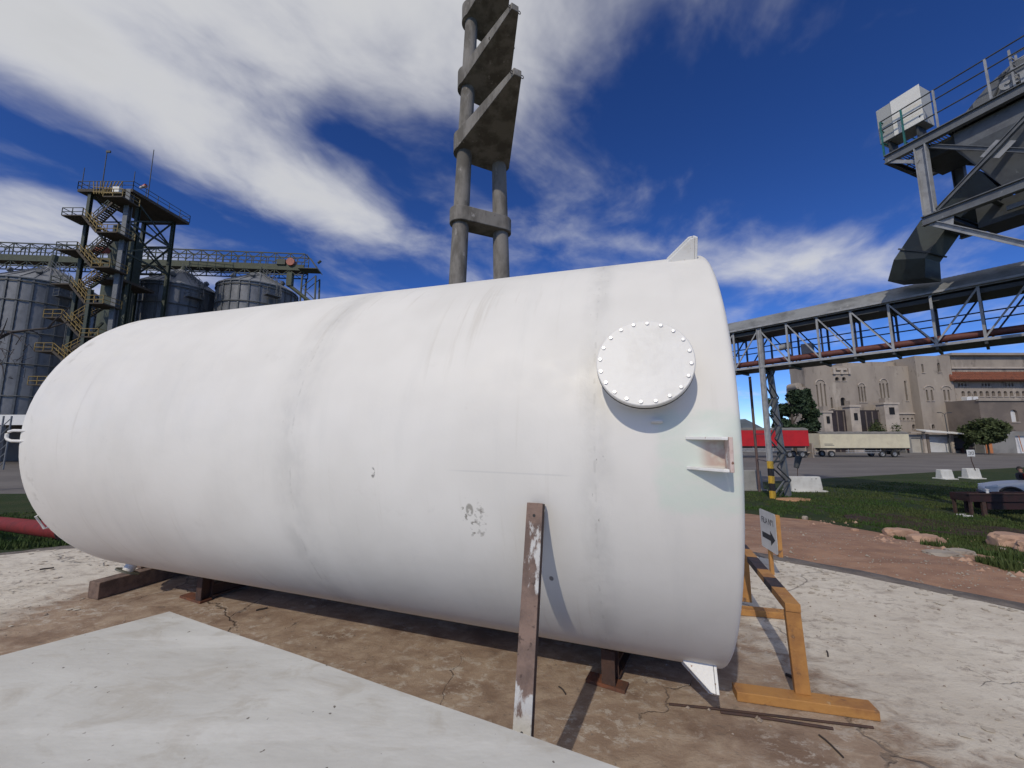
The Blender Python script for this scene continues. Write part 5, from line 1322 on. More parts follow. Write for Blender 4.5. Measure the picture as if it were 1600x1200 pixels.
    b = MB(); b.sweep([sec(top, d1, .55, .5), sec(mid, (d1 + d2).normalized(), .55, .5), sec(low, (d2 + d3 * .6).normalized(), .55, .52), sec(end, (d2 + d3 * 1.2).normalized(), .62, .62)]); b.build("chute", mat("dark_green_chute", (.05, .06, .055), (.04, .045, .042), 2, .4, .7, .5), t, bevel=.01)
    c = low.lerp(mid, .25)
    b = MB(); b.sweep([sec(c - d2 * .03, d2, .60, .57), sec(c + d2 * .03, d2, .60, .57)]); b.build("chute_flange", GREYD, t)
    # catwalk truss seen under the deck
    b = MB(); o0 = S + ID * .5 + IQ * 1.0 + UPV * (zu - .5)
    for k in range(5): b.beam(o0 + ID * (k * .4), o0 + ID * (k * .4) + IQ * 1.7, .05, .05)
    for w in (0, .85, 1.7): b.beam(o0 + IQ * w, o0 + ID * 1.6 + IQ * w, .06, .06)
    for k in range(4): b.beam(o0 + ID * (k * .4), o0 + ID * (k * .4 + .4) + IQ * 1.7, .04, .04)
    b.build("catwalk_frame", BLUEST, t)
    b = MB(); p = S - ID * (over - .1) + UPV * (zu - .1); b.beam(p, S + UPV * (zu - .75) - ID * .1, .1, .12); b.build("bracket", GREYL, t)
    b = MB()
    for k in range(7): b.beam(S - ID * (over - .35 - k * .09) + IQ * .9 + UPV * (zu - .62), S - ID * (over - .35 - k * .09) + IQ * 1.5 + UPV * (zu - .62), .03, .03)
    b.beam(S - ID * (over - .35) + IQ * .9 + UPV * (zu - .62), S - ID * (over - .95) + IQ * .9 + UPV * (zu - .62), .03, .03); b.build("cable_tray", GREYD, t)
intake()

# ================================================================== TRAILERS
def wheel(b_t, b_r, c, r):
    b_t.lathe(c, (0, -1, 0), (1, 0, 0), [(-.14, r * .62), (-.15, r * .9), (-.10, r), (.10, r), (.15, r * .9), (.14, r * .62)], 24)
    b_r.lathe(c, (0, -1, 0), (1, 0, 0), [(.06, r * .63), (.12, r * .62), (.12, r * .55), (.04, r * .45), (.04, r * .2), (.10, r * .18), (.10, .001)], 20)
def trailer(name, label, x0, x1, Y, ztop, zbot, side, wheels, frame_m, marks=()):
    t = thing(name, label, "trailer", ((x0 + x1) / 2, Y, ZG))
    L_ = x1 - x0; np_ = 8
    for i in range(np_):                    # side boards
        a_ = x0 + L_ * i / np_; c_ = x0 + L_ * (i + 1) / np_
        b = MB(); b.box(((a_ + c_) / 2, Y, (ztop + zbot) / 2), (c_ - a_ - .03, .07, ztop - zbot)); b.build("side_panel", side, t, bevel=.01)
    b = MB()
    for i in range(1, np_): b.box((x0 + L_ * i / np_, Y + .002, (ztop + zbot) / 2), (.06, .05, ztop - zbot - .02))
    b.box(((x0 + x1) / 2, Y + 2.42, (ztop + zbot) / 2), (L_, .07, ztop - zbot)); b.box((x0 + .04, Y + 1.22, (ztop + zbot) / 2 - .01), (.07, 2.3, ztop - zbot)); b.box((x1 - .04, Y + 1.22, (ztop + zbot) / 2 - .01), (.07, 2.3, ztop - zbot)); b.build("body_frame", side, t)
    # tarpaulin over hoops
    rings = []
    for i in range(21):
        x = x0 + L_ * i / 20; k = .05 * (i % 2); rings.append([V((x, Y - .05, ztop - .12)), V((x, Y - .03, ztop + .06)), V((x, Y + .6, ztop + .26 - k)), V((x, Y + 1.2, ztop + .32 - k)), V((x, Y + 1.8, ztop + .26 - k)), V((x, Y + 2.47, ztop + .05)), V((x, Y + 2.47, ztop - .12))])
    b = MB(); b.sweep(rings, closed=False, caps=False); b.build("tarpaulin", TARP, t, smooth=40)
    b = MB(); b.box(((x0 + x1) / 2, Y + 1.2, zbot - .16), (L_ - .3, 1.0, .26)); b.box(((x0 + x1) / 2, Y + .06, zbot - .05), (L_, .1, .09)); b.build("chassis", frame_m, t)
    b = MB()
    for z in (zbot - .45, zbot - .75): b.box(((x0 + x1) / 2 - .2, Y + .15, z), (L_ * .40, .05, .10))
    for e in (-.18, 0, .18): b.box(((x0 + x1) / 2 + L_ * e, Y + .2, zbot - .45), (.06, .06, .7))
    b.build("side_guard", GREYL, t)
    for wx in wheels:
        for yy in (Y + .22, Y + 2.2):
            bt, br = MB(), MB(); wheel(bt, br, V((wx, yy, ZG + .52)), .52); w = bt.build("wheel", TYRE, t, smooth=40); br.build("rim", RIM, w, smooth=40)
    for wx in (wheels[-1] + .75,): b = MB(); b.box((wx, Y + 1.2, ZG + .65), (.03, 2.2, .55)); b.build("mudflap", CHASSIS, t)
    b = MB(); b.box((x1 - .05, Y + .4, zbot - .25), (.06, .35, .14)); b.build("tail_lamp", TREDS, t)
    return t
def px_x(px, Y): return on_y(px, 690, Y).x
Yt = 62.0
zt1, zb1 = on_y(1220, 671, Yt).z, on_y(1220, 697, Yt).z
trailer("red_trailer", "red grain trailer parked behind the trestle", px_x(1090, Yt), px_x(1264, Yt), Yt, zt1, zb1, TREDS, [px_x(1104, Yt), px_x(1116, Yt), px_x(1233, Yt), px_x(1253, Yt)], CHASSIS)
b = MB(); q = px_x(1272, Yt); b.box((q, Yt + 1, ZG + 1.1), (.25, 1.2, 2.2)); b.box((q - .6, Yt + 1, ZG + .8), (1.4, .3, .2)); b.box((q + .1, Yt + .2, ZG + 1.0), (.2, .12, 1.0)); tag(b.build("trailer_drawbar", STUCCO), "dusty hitch frame between the red and the cream trailer", "hitch")
Yw = 63.5
zt2, zb2 = on_y(1350, 677, Yw).z, on_y(1350, 700, Yw).z
cream = trailer("cream_trailer", "cream grain trailer parked in front of the old stone building", px_x(1281, Yw), px_x(1421, Yw), Yw, zt2, zb2, TCREAM, [px_x(1299, Yw), px_x(1378, Yw), px_x(1397, Yw)], CHASSIS)
b = MB()
for k, (w, h) in enumerate(((1.3, .1), (1.5, .1))): b.box((px_x(1294, Yw) + .1 * k, Yw - .04, zb2 + .62 - .2 * k), (w, .012, h))
b.build("faded_marking", TARP, cream)

# ================================================================== OLD STONE BUILDING
def wall_holes(b, x0, x1, z0, z1, y, holes, depth=.45, roof_pts=None):
    """front face at y with rectangular or arched openings and their reveals"""
    xs = sorted({x0, x1} | {h[0] for h in holes} | {h[1] for h in holes}); zs = sorted({z0, z1} | {h[2] for h in holes} | {h[3] for h in holes})
    for i in range(len(xs) - 1):
        for j in range(len(zs) - 1):
            mx_, mz_ = (xs[i] + xs[i + 1]) / 2, (zs[j] + zs[j + 1]) / 2
            if any(h[0] < mx_ < h[1] and h[2] < mz_ < h[3] for h in holes): continue
            b.add([(xs[i], y, zs[j]), (xs[i + 1], y, zs[j]), (xs[i + 1], y, zs[j + 1]), (xs[i], y, zs[j + 1])], [(0, 1, 2, 3)])
    for h in holes:
        a_, c_, d_, e_ = h[:4]; arch = len(h) > 4 and h[4]
        pts = [(a_, d_), (c_, d_)]
        if arch:
            r = (c_ - a_) / 2; zc = e_ - r; n = 8
            arc = [((a_ + c_) / 2 + r * math.cos(math.pi * k / n), zc + r * math.sin(math.pi * k / n)) for k in range(n + 1)]
            for k in range(n):                # spandrels
                p, q = arc[k], arc[k + 1]; cx_ = c_ if k < n / 2 else a_
                b.add([(p[0], y, p[1]), (q[0], y, q[1]), (cx_, y, e_)], [(0, 1, 2)])
            pts += arc
        else: pts += [(c_, e_), (a_, e_)]
        m = len(pts)
        for k in range(m):
            p, q = pts[k], pts[(k + 1) % m]
            b.add([(p[0], y, p[1]), (q[0], y, q[1]), (q[0], y + depth, q[1]), (p[0], y + depth, p[1])], [(0, 1, 2, 3)])
def bldg():
    Y = 88.0
    def X(px, yy=Y): return on_y(px, 640, yy).x
    def Z(py, yy=Y): return on_y(1400, py, yy).z
    t = thing("stone_building", "large weathered beige stone building with lancet windows behind the trailers", "building", (X(1420), Y, ZG))
    def rect(pa, pb, ya, yb, arch=0, yy=Y): return (X(pa, yy), X(pb, yy), Z(yb, yy), Z(ya, yy), arch)
    def block(name, pa, pb, ytop, depth, holes, m=STUCCO, yy=Y, zbase=ZG, panes=True, pm=GLASS):
        x0, x1, z1 = X(pa, yy), X(pb, yy), Z(ytop, yy)
        b = MB(); wall_holes(b, x0, x1, zbase, z1, yy, holes)
        for xx in (x0, x1): b.add([(xx, yy, zbase), (xx, yy + depth, zbase), (xx, yy + depth, z1), (xx, yy, z1)], [(0, 1, 2, 3)])
        b.add([(x0, yy, z1), (x1, yy, z1), (x1, yy + depth, z1), (x0, yy + depth, z1)], [(0, 1, 2, 3)]); b.add([(x0, yy + depth, zbase), (x1, yy + depth, zbase), (x1, yy + depth, z1), (x0, yy + depth, z1)], [(0, 1, 2, 3)])
        w = b.build(name, m, t, fix=False)
        if panes:
            for h in holes:
                b = MB(); b.box(((h[0] + h[1]) / 2, yy + .44, (h[2] + h[3]) / 2), (h[1] - h[0] + .1, .04, h[3] - h[2] + .1)); win = b.build("window", pm, w)
                b = MB(); b.box(((h[0] + h[1]) / 2, yy - .02, h[2] - .09), (h[1] - h[0] + .3, .3, .16)); b.build("sill", TRIM, win)
        return w
    # left wing
    H = []
    for (c, ya, yb, w) in ((1280, 601, 638, 2.4), (1286, 599, 640, 2.4), (1292, 600, 640, 2.4)): H.append(rect(c - w / 2, c + w / 2, ya, yb, 1))
    H.append(rect(1299.5, 1302.5, 621, 638, 1)); H.append(rect(1315, 1322.5, 621, 634, 1))
    for c in (1345.5, 1350, 1354.5): H.append(rect(c - 1.2, c + 1.2, 604, 628, 1))
    for c in (1380, 1385, 1391): H.append(rect(c - 1.3, c + 1.3, 599, 632, 1))
    H += [rect(1310, 1316.5, 589, 595, 1), rect(1321, 1327, 589, 595, 1)]
    H += [rect(1418, 1421, 595, 626, 1), rect(1433, 1436, 605, 620)]
    for k in range(4): H.append(rect(1422 + k * 7.5, 1426.5 + k * 7.5, 663, 670, 1))
    for k in range(8): H.append(rect(1396 + k * 6.5, 1399 + k * 6.5, 653, 656))
    block("left_wing", 1262, 1441, 572, 4.5, H)
    # gable steps and the scrolled corner at the far left
    b = MB(); b.box(((X(1252) + X(1262)) / 2, Y + 2.2, (Z(604) + ZG) / 2), (X(1262) - X(1252), 4, Z(604) - ZG)); b.build("corner_bay", STUCCO, t)
    q = V((X(1252), Y + .5, Z(604))); b = MB(); b.lathe(q + V((0, 3, 0)) + V((.3, 0, .2)), (0, -1, 0), (1, 0, 0), [(0, .75), (3, .75)], 18, True, True); b.build("corner_scroll", STUCCO, t, smooth=40)
    for (pa, pb, y0, y1, yy) in ((1264, 1312, 573, 580, Y + 2), (1330, 1370, 571, 578, Y + 1), (1380, 1441, 567, 575, Y + 3)):
        b = MB(); b.box(((X(pa) + X(pb)) / 2, yy + 1.5, Z(y0)), (X(pb) - X(pa), 3, 1.6)); b.build("parapet", STUCCO, t)
    # roof loggia
    b = MB(); b.box((X(1320), Y + 1.0, Z(583)), (X(1334) - X(1306), 2.4, .5)); b.box((X(1320), Y + .6, Z(577)), (X(1329) - X(1313), 2.0, .5))
    for px in (1308, 1320, 1332): b.box((X(px), Y - .2, Z(580)), (.5, .5, 1.4))
    b.build("loggia", TRIM, t)
    # hood mouldings over the lancets
    for (c, py, r) in ((1285.5, 601, 1.15), (1350, 604, .8), (1385.5, 598, .9)):
        p = V((X(c), Y - .1, Z(py))); b = MB(); b.path([p + V((r * math.cos(a_ * math.pi / 8), 0, r * math.sin(a_ * math.pi / 8))) for a_ in range(9)], .12, 5); b.build("hood_moulding", TRIM, t)
    # dark glazed lower range with pale turrets
    b = MB(); b.box(((X(1290, 85.5) + X(1381, 85.5)) / 2, 86.4, (Z(641, 85.5) + ZG) / 2), (X(1381, 85.5) - X(1290, 85.5), 2.4, Z(641, 85.5) - ZG)); lowr = b.build("lower_range", GLASSP, t)
    for px in (1307, 1317, 1352, 1362, 1372):
        b = MB(); b.box((X(px, 85.1), 85.15, (Z(643, 85.1) + ZG) / 2), (.18, .14, Z(643, 85.1) - ZG)); b.build("mullion", STUCCOD, lowr)
    for (c, w, ya, yb, wy) in ((1290.5, 13, 645, 668, 655), (1334, 15, 636, 668, 650), (1391, 22, 632, 672, 641)):
        x = X(c, 84.2); ww = (w / 620) * 84.2
        b = MB(); b.box((x, 84.9, (Z(ya, 84.2) + ZG) / 2), (ww, 2.0, Z(ya, 84.2) - ZG)); tur = b.build("turret", TRIM, t, bevel=.05)
        b = MB(); b.box((x, 83.86, Z(wy + 1, 84)), (ww * .36, .1, 1.5)); b.build("window", GLASS, tur)
        b = MB(); b.box((x, 84.9, Z(ya, 84.2) + .2), (ww + .4, 2.4, .4)); b.build("cornice", TRIM, tur)
        b = MB(); b.box((x, 84.9, Z(ya, 84.2) + .9), (ww * .6, 1.4, 1.0)); b.build("lantern", STUCCO, tur)
    # centre tower
    H = [rect(1449, 1452.2, 569, 582, 0, 86.2), rect(1474.5, 1478.5, 567, 581, 1, 86.2)]
    for c in (1452, 1459.5, 1479.5, 1486): H.append(rect(c - 1.5, c + 1.5, 609, 626, 1, 86.2))
    H += [rect(1430.5 + 22, 1435 + 22, 663, 670, 1, 86.2)]
    block("centre_tower", 1440, 1496, 556, 24, H, yy=86.2)
    for c in (1455.5, 1482.5):
        p = V((X(c, 86.2), 86.1, Z(608, 86.2))); b = MB(); b.path([p + V((1.1 * math.cos(a_ * math.pi / 8), 0, .7 * math.sin(a_ * math.pi / 8))) for a_ in range(9)], .11, 5); b.build("hood_moulding", TRIM, t)
    # right wing with tiled pent roof, corbel arcade
    yr = 87.0; H = []
    for k in range(3): H.append(rect(1503 + k * 37, 1506 + k * 37, 599, 604, 0, yr)); H.append(rect(1508 + k * 37, 1511 + k * 37, 599, 604, 0, yr)); H.append(rect(1513 + k * 37, 1516 + k * 37, 599, 604, 0, yr))
    for k in range(12): H.append(rect(1506 + k * 9.5, 1511.5 + k * 9.5, 611, 619, 1, yr))
    block("right_wing", 1496.5, 1660, 552, 26, H, yy=yr, pm=STUCCOD)
    b = MB(); b.box(((X(1492, yr) + X(1660, yr)) / 2, yr + 3, Z(555, yr) + .1), (X(1660, yr) - X(1492, yr), 8, .5)); b.build("parapet", STUCCO, t)
    b = MB(); b.box(((X(1494, yr) + X(1660, yr)) / 2, yr - .15, Z(575, yr)), (X(1660, yr) - X(1494, yr), .4, .35)); b.build("string_course", TRIM, t)
    # tiled pent roof, course by course
    x0, x1 = X(1497, yr - 1.6), X(1660, yr); z0, z1 = Z(593, yr - 1.6), Z(581, yr)
    pr_ = None
    b = MB(); b.prism([V((x0, yr, z1)), V((x0, yr - 1.7, z0)), V((x0, yr - 1.6, z0 - .25)), V((x0, yr, z0 - .2))], (x1 - x0, 0, 0)); pr_ = b.build("pent_roof", ROOFT, t)
    rg = random.Random(5)
    for r in range(5):
        f0 = r / 5; n = 46
        for k in range(n):
            p = V((x0 + (x1 - x0) * (k + .5) / n, yr - 1.75 * (1 - f0) + .1, z0 + (z1 - z0) * f0 + .10 + rg.uniform(-.02, .02)))
            b = MB(); b.tube(p - V((0, .22, .20)), p + V((0, .25, .22)), (x1 - x0) / n * .40, (x1 - x0) / n * .34, 6); b.build("roof_tile", ROOFT, pr_, fix=False)
    # white bay windows
    for (c, ya, yb, w) in ((1516, 620, 632, 7.5), (1526, 620, 632, 7.5)):
        x = X(c, 86); b = MB(); b.box((x, 86.4, (Z(ya, 86) + Z(yb, 86)) / 2), (w / 620 * 86, 1.2, Z(ya, 86) - Z(yb, 86))); b.build("bay_window", SHUT, t, bevel=.05)
    b = MB(); b.box((X(1521, 86), 86.3, Z(636, 86)), (2.6, 1.5, .8)); b.build("bay_corbel", TRIM, t, bevel=.2)
    # projecting dark block with arched window and grey ground floor
    ya = 80.0
    H = [rect(1578, 1589, 640, 659, 1, ya)]
    w = block("dark_annex", 1531, 1660, 624, 7, H, STUCCOD, yy=ya, pm=SHUT)
    b = MB(); b.box(((X(1529, ya) + X(1660, ya)) / 2, ya - .05, Z(625, ya)), (X(1660, ya) - X(1529, ya), .5, .4)); b.build("cornice", STUCCO, w)
    block("garage_front", 1529, 1660, 674, 2.0, [rect(1579, 1652, 681, 711, 0, ya - 1.5)], STUCCOG, yy=ya - 1.5, pm=SHUT)
    x = X(1588, ya - 1.6); b = MB(); b.beam(V((x, ya - 1.58, ZG + .3)), V((x - .4, ya - 1.58, ZG + 3.4)), .12, .04); b.build("door_brace", ORDOOR, t)
    b = MB(); b.box((X(1536.5, ya - 1.6), ya - 1.58, (Z(684, ya) + ZG) / 2), (1.25, .1, Z(684, ya) - ZG)); b.build("orange_door", ORDOOR, t)
    # floor line band on the left wing
    b = MB(); b.box(((X(1396) + X(1440)) / 2, Y - .1, Z(646)), (X(1440) - X(1396), .35, .3)); b.build("string_course", TRIM, t)
bldg()

def shop():
    Y = 80.0
    def X(px): return on_y(px, 690, Y).x
    def Z(py): return on_y(1460, py, Y).z
    t = thing("shop_row", "low shop row with white roller shutter under a pale canopy", "shop", (X(1465), Y, ZG))
    b = MB(); wall_holes(b, X(1419), X(1530), ZG, Z(679), Y, [(X(1424), X(1440), ZG + .1, Z(684)), (X(1452), X(1482), ZG + .1, Z(682)), (X(1489), X(1522), ZG + .5, Z(684))])
    b.box(((X(1419) + X(1530)) / 2, Y + 3.3, (Z(679) + ZG) / 2), (X(1530) - X(1419), 5.0, Z(679) - ZG)); b.build("front_wall", STUCCOG, t, fix=False)
    b = MB(); b.box(((X(1424) + X(1440)) / 2, Y + .3, (ZG + Z(684)) / 2), (X(1440) - X(1424), .05, Z(684) - ZG)); b.build("cream_door", CREAM, t)
    z = ZG + .15
    while z < Z(682):                       # shutter slats
        b = MB(); b.box(((X(1452) + X(1482)) / 2, Y + .25, z + .11), (X(1482) - X(1452), .06, .20)); b.build("shutter_slat", SHUT, t); z += .22
    b = MB(); b.box(((X(1489) + X(1522)) / 2, Y + .4, (ZG + Z(684)) / 2), (X(1522) - X(1489), .05, Z(684) - ZG)); b.build("dark_window", GLASSP, t)
    for px in (1443, 1448, 1486): b = MB(); b.box((X(px), Y - .15, (ZG + Z(678)) / 2), (.5, .35, Z(678) - ZG)); b.build("pillar", TRIM if px != 1448 else STUCCOD, t)
    P = [V((X(1434), Y - 1.9, Z(675))), V((X(1514), Y - 2.3, Z(680.5))), V((X(1514), Y, Z(678))), V((X(1434), Y, Z(672)))]
    b = MB(); b.prism(P, (0, 0, .22)); b.build("canopy", WHITE, t)
    b = MB(); b.box(((X(1419) + X(1441)) / 2, Y - .3, Z(676)), (X(1441) - X(1419), 1.0, .3)); b.build("door_lintel", STUCCO, t)
    b = MB(); b.box((X(1505), Y - .6, ZG + .5), (2.2, .6, .9)); b.box((X(1500), Y - .8, ZG + .25), (1.4, .5, .5)); tag(b.build("bench_stack", RUSTD), "dark stack of benches in front of the shop's dark window", "bench")
shop()

def street_lamp():
    q = on_y(1485, 700, 79.0); q.z = ZG
    t = thing("street_lamp", "slim double-armed street lamp in front of the stone building", "street lamp", q)
    top = on_y(1485, 648, 79).z
    b = MB(); b.tube(q, V((q.x - .2, q.y, top)), .10, .06, 8); b.build("mast", GREYD, t)
    for s in (-1, 1):
        c = V((q.x - .2, q.y, top)); b = MB(); b.path([c, c + V((s * .4, 0, .35)), c + V((s * .8, 0, .45))], .05, 5); b.build("arm", GREYD, t)
        b = MB(); b.box(c + V((s * 1.0, 0, .42)), (.7, .3, .14)); b.build("lamp_head", GREYD, t, bevel=.03)
street_lamp()

# ================================================================== TREES
def leaf_crown(b, blobs, n, size, rg):
    tot = sum(w[3] for w in blobs)
    for c, rx, rz, w in blobs:
        for _ in range(int(n * w / tot)):
            while True:
                d = V((rg.uniform(-1, 1), rg.uniform(-1, 1), rg.uniform(-1, 1)))
                if d.length <= 1: break
            d = d * (.55 + .45 * rg.random()) / max(d.length, .35) * d.length ** .35 if d.length > 0 else d
            p = V(c) + V((d.x * rx, d.y * rx, d.z * rz))
            if noise.noise(p * 1.1) < -.22: continue
            u = V((rg.gauss(0, 1), rg.gauss(0, 1), rg.gauss(0, 1))).normalized(); v = u.cross(V((rg.gauss(0, 1), rg.gauss(0, 1), rg.gauss(0, 1)))).normalized()
            s = size * rg.uniform(.6, 1.4)
            b.add([p - u * s * .5, p + v * s * .28, p + u * s * .5, p - v * s * .28], [(0, 1, 2, 3)])
def tree(px, base_py, Y, top_py, width_px, label, m, seed, kind, group=None, name="tree"):
    rg = random.Random(seed); base = on_y(px, base_py, Y); base.z = ZG; top = on_y(px, top_py, Y).z; h = top - ZG; r = width_px / 620 * Y / 2
    t = thing(name, label, "tree", base, group)
    b = MB(); lean = V((rg.uniform(-.2, .2), 0, 0))
    b.path([base, base + lean * .3 + V((0, 0, h * .3)), base + lean + V((0, 0, h * .75))], [.05 * h * .5, .035 * h * .5, .012 * h], 8); b.build("trunk", BARK, t, smooth=60)
    blobs = []
    if kind == 'conifer':
        for k in range(15):
            f_ = .18 + .80 * k / 14; rr = r * (1.05 - .75 * f_) * rg.uniform(.7, 1.25)
            for j in range(3):
                a_ = rg.uniform(0, 6.28); blobs.append((base + V((math.cos(a_) * rr * .55, math.sin(a_) * rr * .55, h * f_)), rr * .80, h * .075, rr))
    elif kind == 'tuft':
        for k in range(13):
            f_ = .30 + .66 * rg.random(); a_ = rg.uniform(0, 6.28); rr = r * rg.uniform(.2, .8) * (1.15 - .55 * f_)
            blobs.append((base + V((math.cos(a_) * rr, math.sin(a_) * rr, h * f_)), r * .50, h * .10, 1)); 
    else:
        for k in range(16):
            a_ = rg.uniform(0, 6.28); rr = r * math.sqrt(rg.random()) * .62; f_ = .40 + .45 * rg.random()
            blobs.append((base + V((math.cos(a_) * rr, math.sin(a_) * rr, h * f_)), r * .46, h * .20, 1))
    for c, rx, rz, w in blobs[::2]:
        b = MB(); st = base + V((0, 0, max(h * .22, (V(c).z - ZG) * .65))); b.path([st, st.lerp(V(c), .6) + V((0, 0, -.1)), V(c)], [.012 * h, .007 * h, .003 * h], 5); b.build("limb", BARK, t, smooth=60)
    b = MB(); leaf_crown(b, blobs, 9000, .62 if kind != 'round' else .48, rg); b.build("crown", m, t, fix=False)
    return t
tree(1243, 705, 74, 603, 46, "tall loose dark tree behind the red trailer nearest the trestle", LEAFA, 4, 'tuft', "dark trees behind the red trailer")
tree(1270, 705, 76, 611, 34, "narrow dark conifer before the left end of the stone building", LEAFA, 9, 'conifer', "dark trees behind the red trailer")
tree(1222, 705, 78, 622, 26, "smaller dark tree at the left behind the trestle's lattice", LEAFA, 14, 'tuft', "dark trees behind the red trailer")
tree(1546, 710, 73, 654, 60, "round bushy olive tree in front of the garage and orange door", LEAFB, 21, 'round')
def shrub(px, py, Y, w, h, label, seed):
    rg = random.Random(seed); c = on_y(px, py, Y); c.z = ZG; t = thing("shrub", label, "shrub", c)
    blobs = [(c + V((rg.uniform(-w, w) * .75, rg.uniform(-1, 1), h * rg.uniform(.35, .85))), w * .35, h * .28, 1) for _ in range(14)]
    b = MB()
    for q in blobs[::2]: b.path([c + V((0, 0, 0)), c.lerp(V(q[0]), .5), V(q[0])], [.06, .04, .02], 5)
    b.build("stems", BARK, t)
    b = MB(); leaf_crown(b, blobs, 3800, .32, rg); b.build("foliage", LEAFB, t, fix=False)
shrub(1377, 690, 82.5, 3.4, on_y(1377, 659, 82.5).z - ZG, "low olive hedge showing above the cream trailer", 31)
shrub(1509, 700, 78.6, 1.2, on_y(1509, 668, 78.6).z - ZG, "small dark climber at the right end of the shop canopy", 33)

# ================================================================== YARD FURNITURE
def cblock(pxa, pxb, pyb, pyt, label, m=BLOCKW, name="concrete_block", group=None, thick=.5):
    q = on_t((pxa + pxb) / 2, pyb); Y = q.y
    xa, xb = on_y(pxa, pyb, Y).x, on_y(pxb, pyb, Y).x; z1 = on_y(pxa, pyt, Y).z; z0 = q.z - .03
    w = xb - xa; b = MB()
    P = [V((xa, Y - .08, z0)), V((xb, Y - .08, z0)), V((xb - w * .02, Y + .04, z1)), V((xa + w * .02, Y + .04, z1))]
    b.sweep([[P[0], P[1], V((xb, Y + thick, z0)), V((xa, Y + thick, z0))], [P[3], P[2], V((xb - w * .02, Y + thick - .1, z1)), V((xa + w * .02, Y + thick - .1, z1))]])
    t = thing(name, label, "barrier", ((xa + xb) / 2, Y, z0), group)
    bl = b.build("body", m, t, bevel=.04)
    b = MB(); b.box(((xa + xb) / 2, Y + thick / 2 - .05, z0 + .05), (w * 1.10, thick + .5, .10)); b.build("footing", m, t, bevel=.03)
    return t, V(((xa + xb) / 2, Y + thick / 2, z1))
cblock(1237, 1286, 768, 745, "chipped white concrete barrier beside the trestle's rear leg", group="white concrete blocks along the verge")
cblock(1472, 1491, 749, 734, "plain small white concrete block on the asphalt edge", group="white concrete blocks along the verge")
_, btop = cblock(1513, 1534, 748, 732, "white concrete block with the small sign on a post above it", group="white concrete blocks along the verge")
cblock(1140, 1193, 766, 735, "plain grey concrete wall block between the tank and the trestle", GREYC, "concrete_wall", thick=.35)
def block_sign():
    t = thing("block_sign", "small square white sign on a bent post in the white block", "sign", btop)
    q = V((btop.x, btop.y - .26, btop.z)); top = on_y(1516, 708, q.y)
    b = MB(); b.path([q + V((.12, 0, -.15)), q.lerp(top, .5) + V((-.03, 0, 0)), top], .028, 6); b.build("post", RUSTD, t)
    c = top + V((0, -.04, 0)); b = MB(); b.box(c, (.62, .02, .52)); b.build("plate", SIGNW, t, bevel=.01)
    # worn dark strokes, as blurred as they are in the photograph
    for (dx, dz, w, h) in ((-.12, .10, .20, .035), (-.03, .0, .035, .20), (-.12, -.09, .2, .035), (-.13, .01, .14, .03), (.13, .10, .18, .035), (.06, 0, .03, .2), (.20, 0, .03, .2), (.13, -.09, .16, .035)):
        b = MB(); b.box(c + V((dx, -.012, dz)), (w, .006, h)); b.build("mark", SIGNB, t)
block_sign()
# orange sandy pad at the trestle foot
def pad():
    A, B = on_t(1217, 782), on_t(1264, 781); c = (A + B) / 2; b = MB(); rg = random.Random(2)
    P = []
    for k in range(18): a_ = 2 * math.pi * k / 18; P.append(V((c.x + (B.x - A.x) * .52 * math.cos(a_) * rg.uniform(.8, 1.05), c.y + .5 * math.sin(a_) * rg.uniform(.8, 1.1), c.z - .05)))
    b.sweep([P, [V((c.x + (q.x - c.x) * .93, c.y + (q.y - c.y) * .93, c.z + .07)) for q in P]]); tag(b.build("sand_pad", PAD, bevel=.02), "orange sandy patch on the grass at the trestle's foot", "sand")
pad()
# tilted bin on a thin post
def bin_():
    q = on_t(1246, 762); c = on_y(1246, 722, q.y)
    t = thing("post_bin", "dark litter bin tilted on a thin post behind the chipped barrier", "bin", q)
    b = MB(); b.tube(q, c - V((0, 0, .1)), .02, n=6); b.build("post", RUSTD, t)
    ax = V((.30, 0, .95)).normalized(); b = MB(); b.lathe(c - ax * .38, ax, (0, 1, 0), [(0, .001), (0, .14), (.76, .20), (.76, .18), (.1, .12)], 14); b.build("bin", GREYD, t, smooth=40)
    b = MB(); b.path([c + ax * .38, c + ax * .62 + V((.1, 0, 0))], .02, 5); b.build("bin_handle", GREYD, t)
bin_()

# ---- rocks, ledge and rubble by the dirt track
def rock(px, py, w, h, d, m, label, cat, seed, name="rock", group=None):
    rg = random.Random(seed); q = on_t(px, py); bm = bmesh.new(); bmesh.ops.create_icosphere(bm, subdivisions=4, radius=1)
    off = V((seed * 3.1, seed * 1.7, 0))
    for v in bm.verts:
        n_ = v.co.normalized(); k = 1 + .28 * noise.noise(n_ * 1.4 + off) + .16 * noise.noise(n_ * 3.3 + off) + .07 * noise.noise(n_ * 8 + off) + .035 * noise.noise(n_ * 18 + off)
        c = n_ * k
        for _ in range(1): c = V((max(min(c.x, .86), -.86), max(min(c.y, .84), -.84), max(min(c.z, .72), -.5)))
        v.co = V((c.x * w / 2, c.y * d / 2, c.z * h / 1.25))
    me = bpy.data.meshes.new(name); bm.to_mesh(me); bm.free()
    for p in me.polygons: p.use_smooth = True
    me.set_sharp_from_angle(angle=R_(38)); me.materials.append(m)
    o = bpy.data.objects.new(name, me); scene.collection.objects.link(o); o.location = (q.x, q.y, q.z + h * .18); o.rotation_euler = (0, 0, rg.uniform(-.4, .4)); ORG[o] = V(o.location)
    return tag(o, label, cat, group)
rock(1582, 856, 1.15, .52, .8, ROCK, "big pinkish boulder at the right edge beyond the dirt track", "boulder", 3, "boulder")
rock(1612, 866, .8, .42, .6, ROCK, "pinkish boulder half cut off by the photo's right edge", "boulder", 6, "boulder")
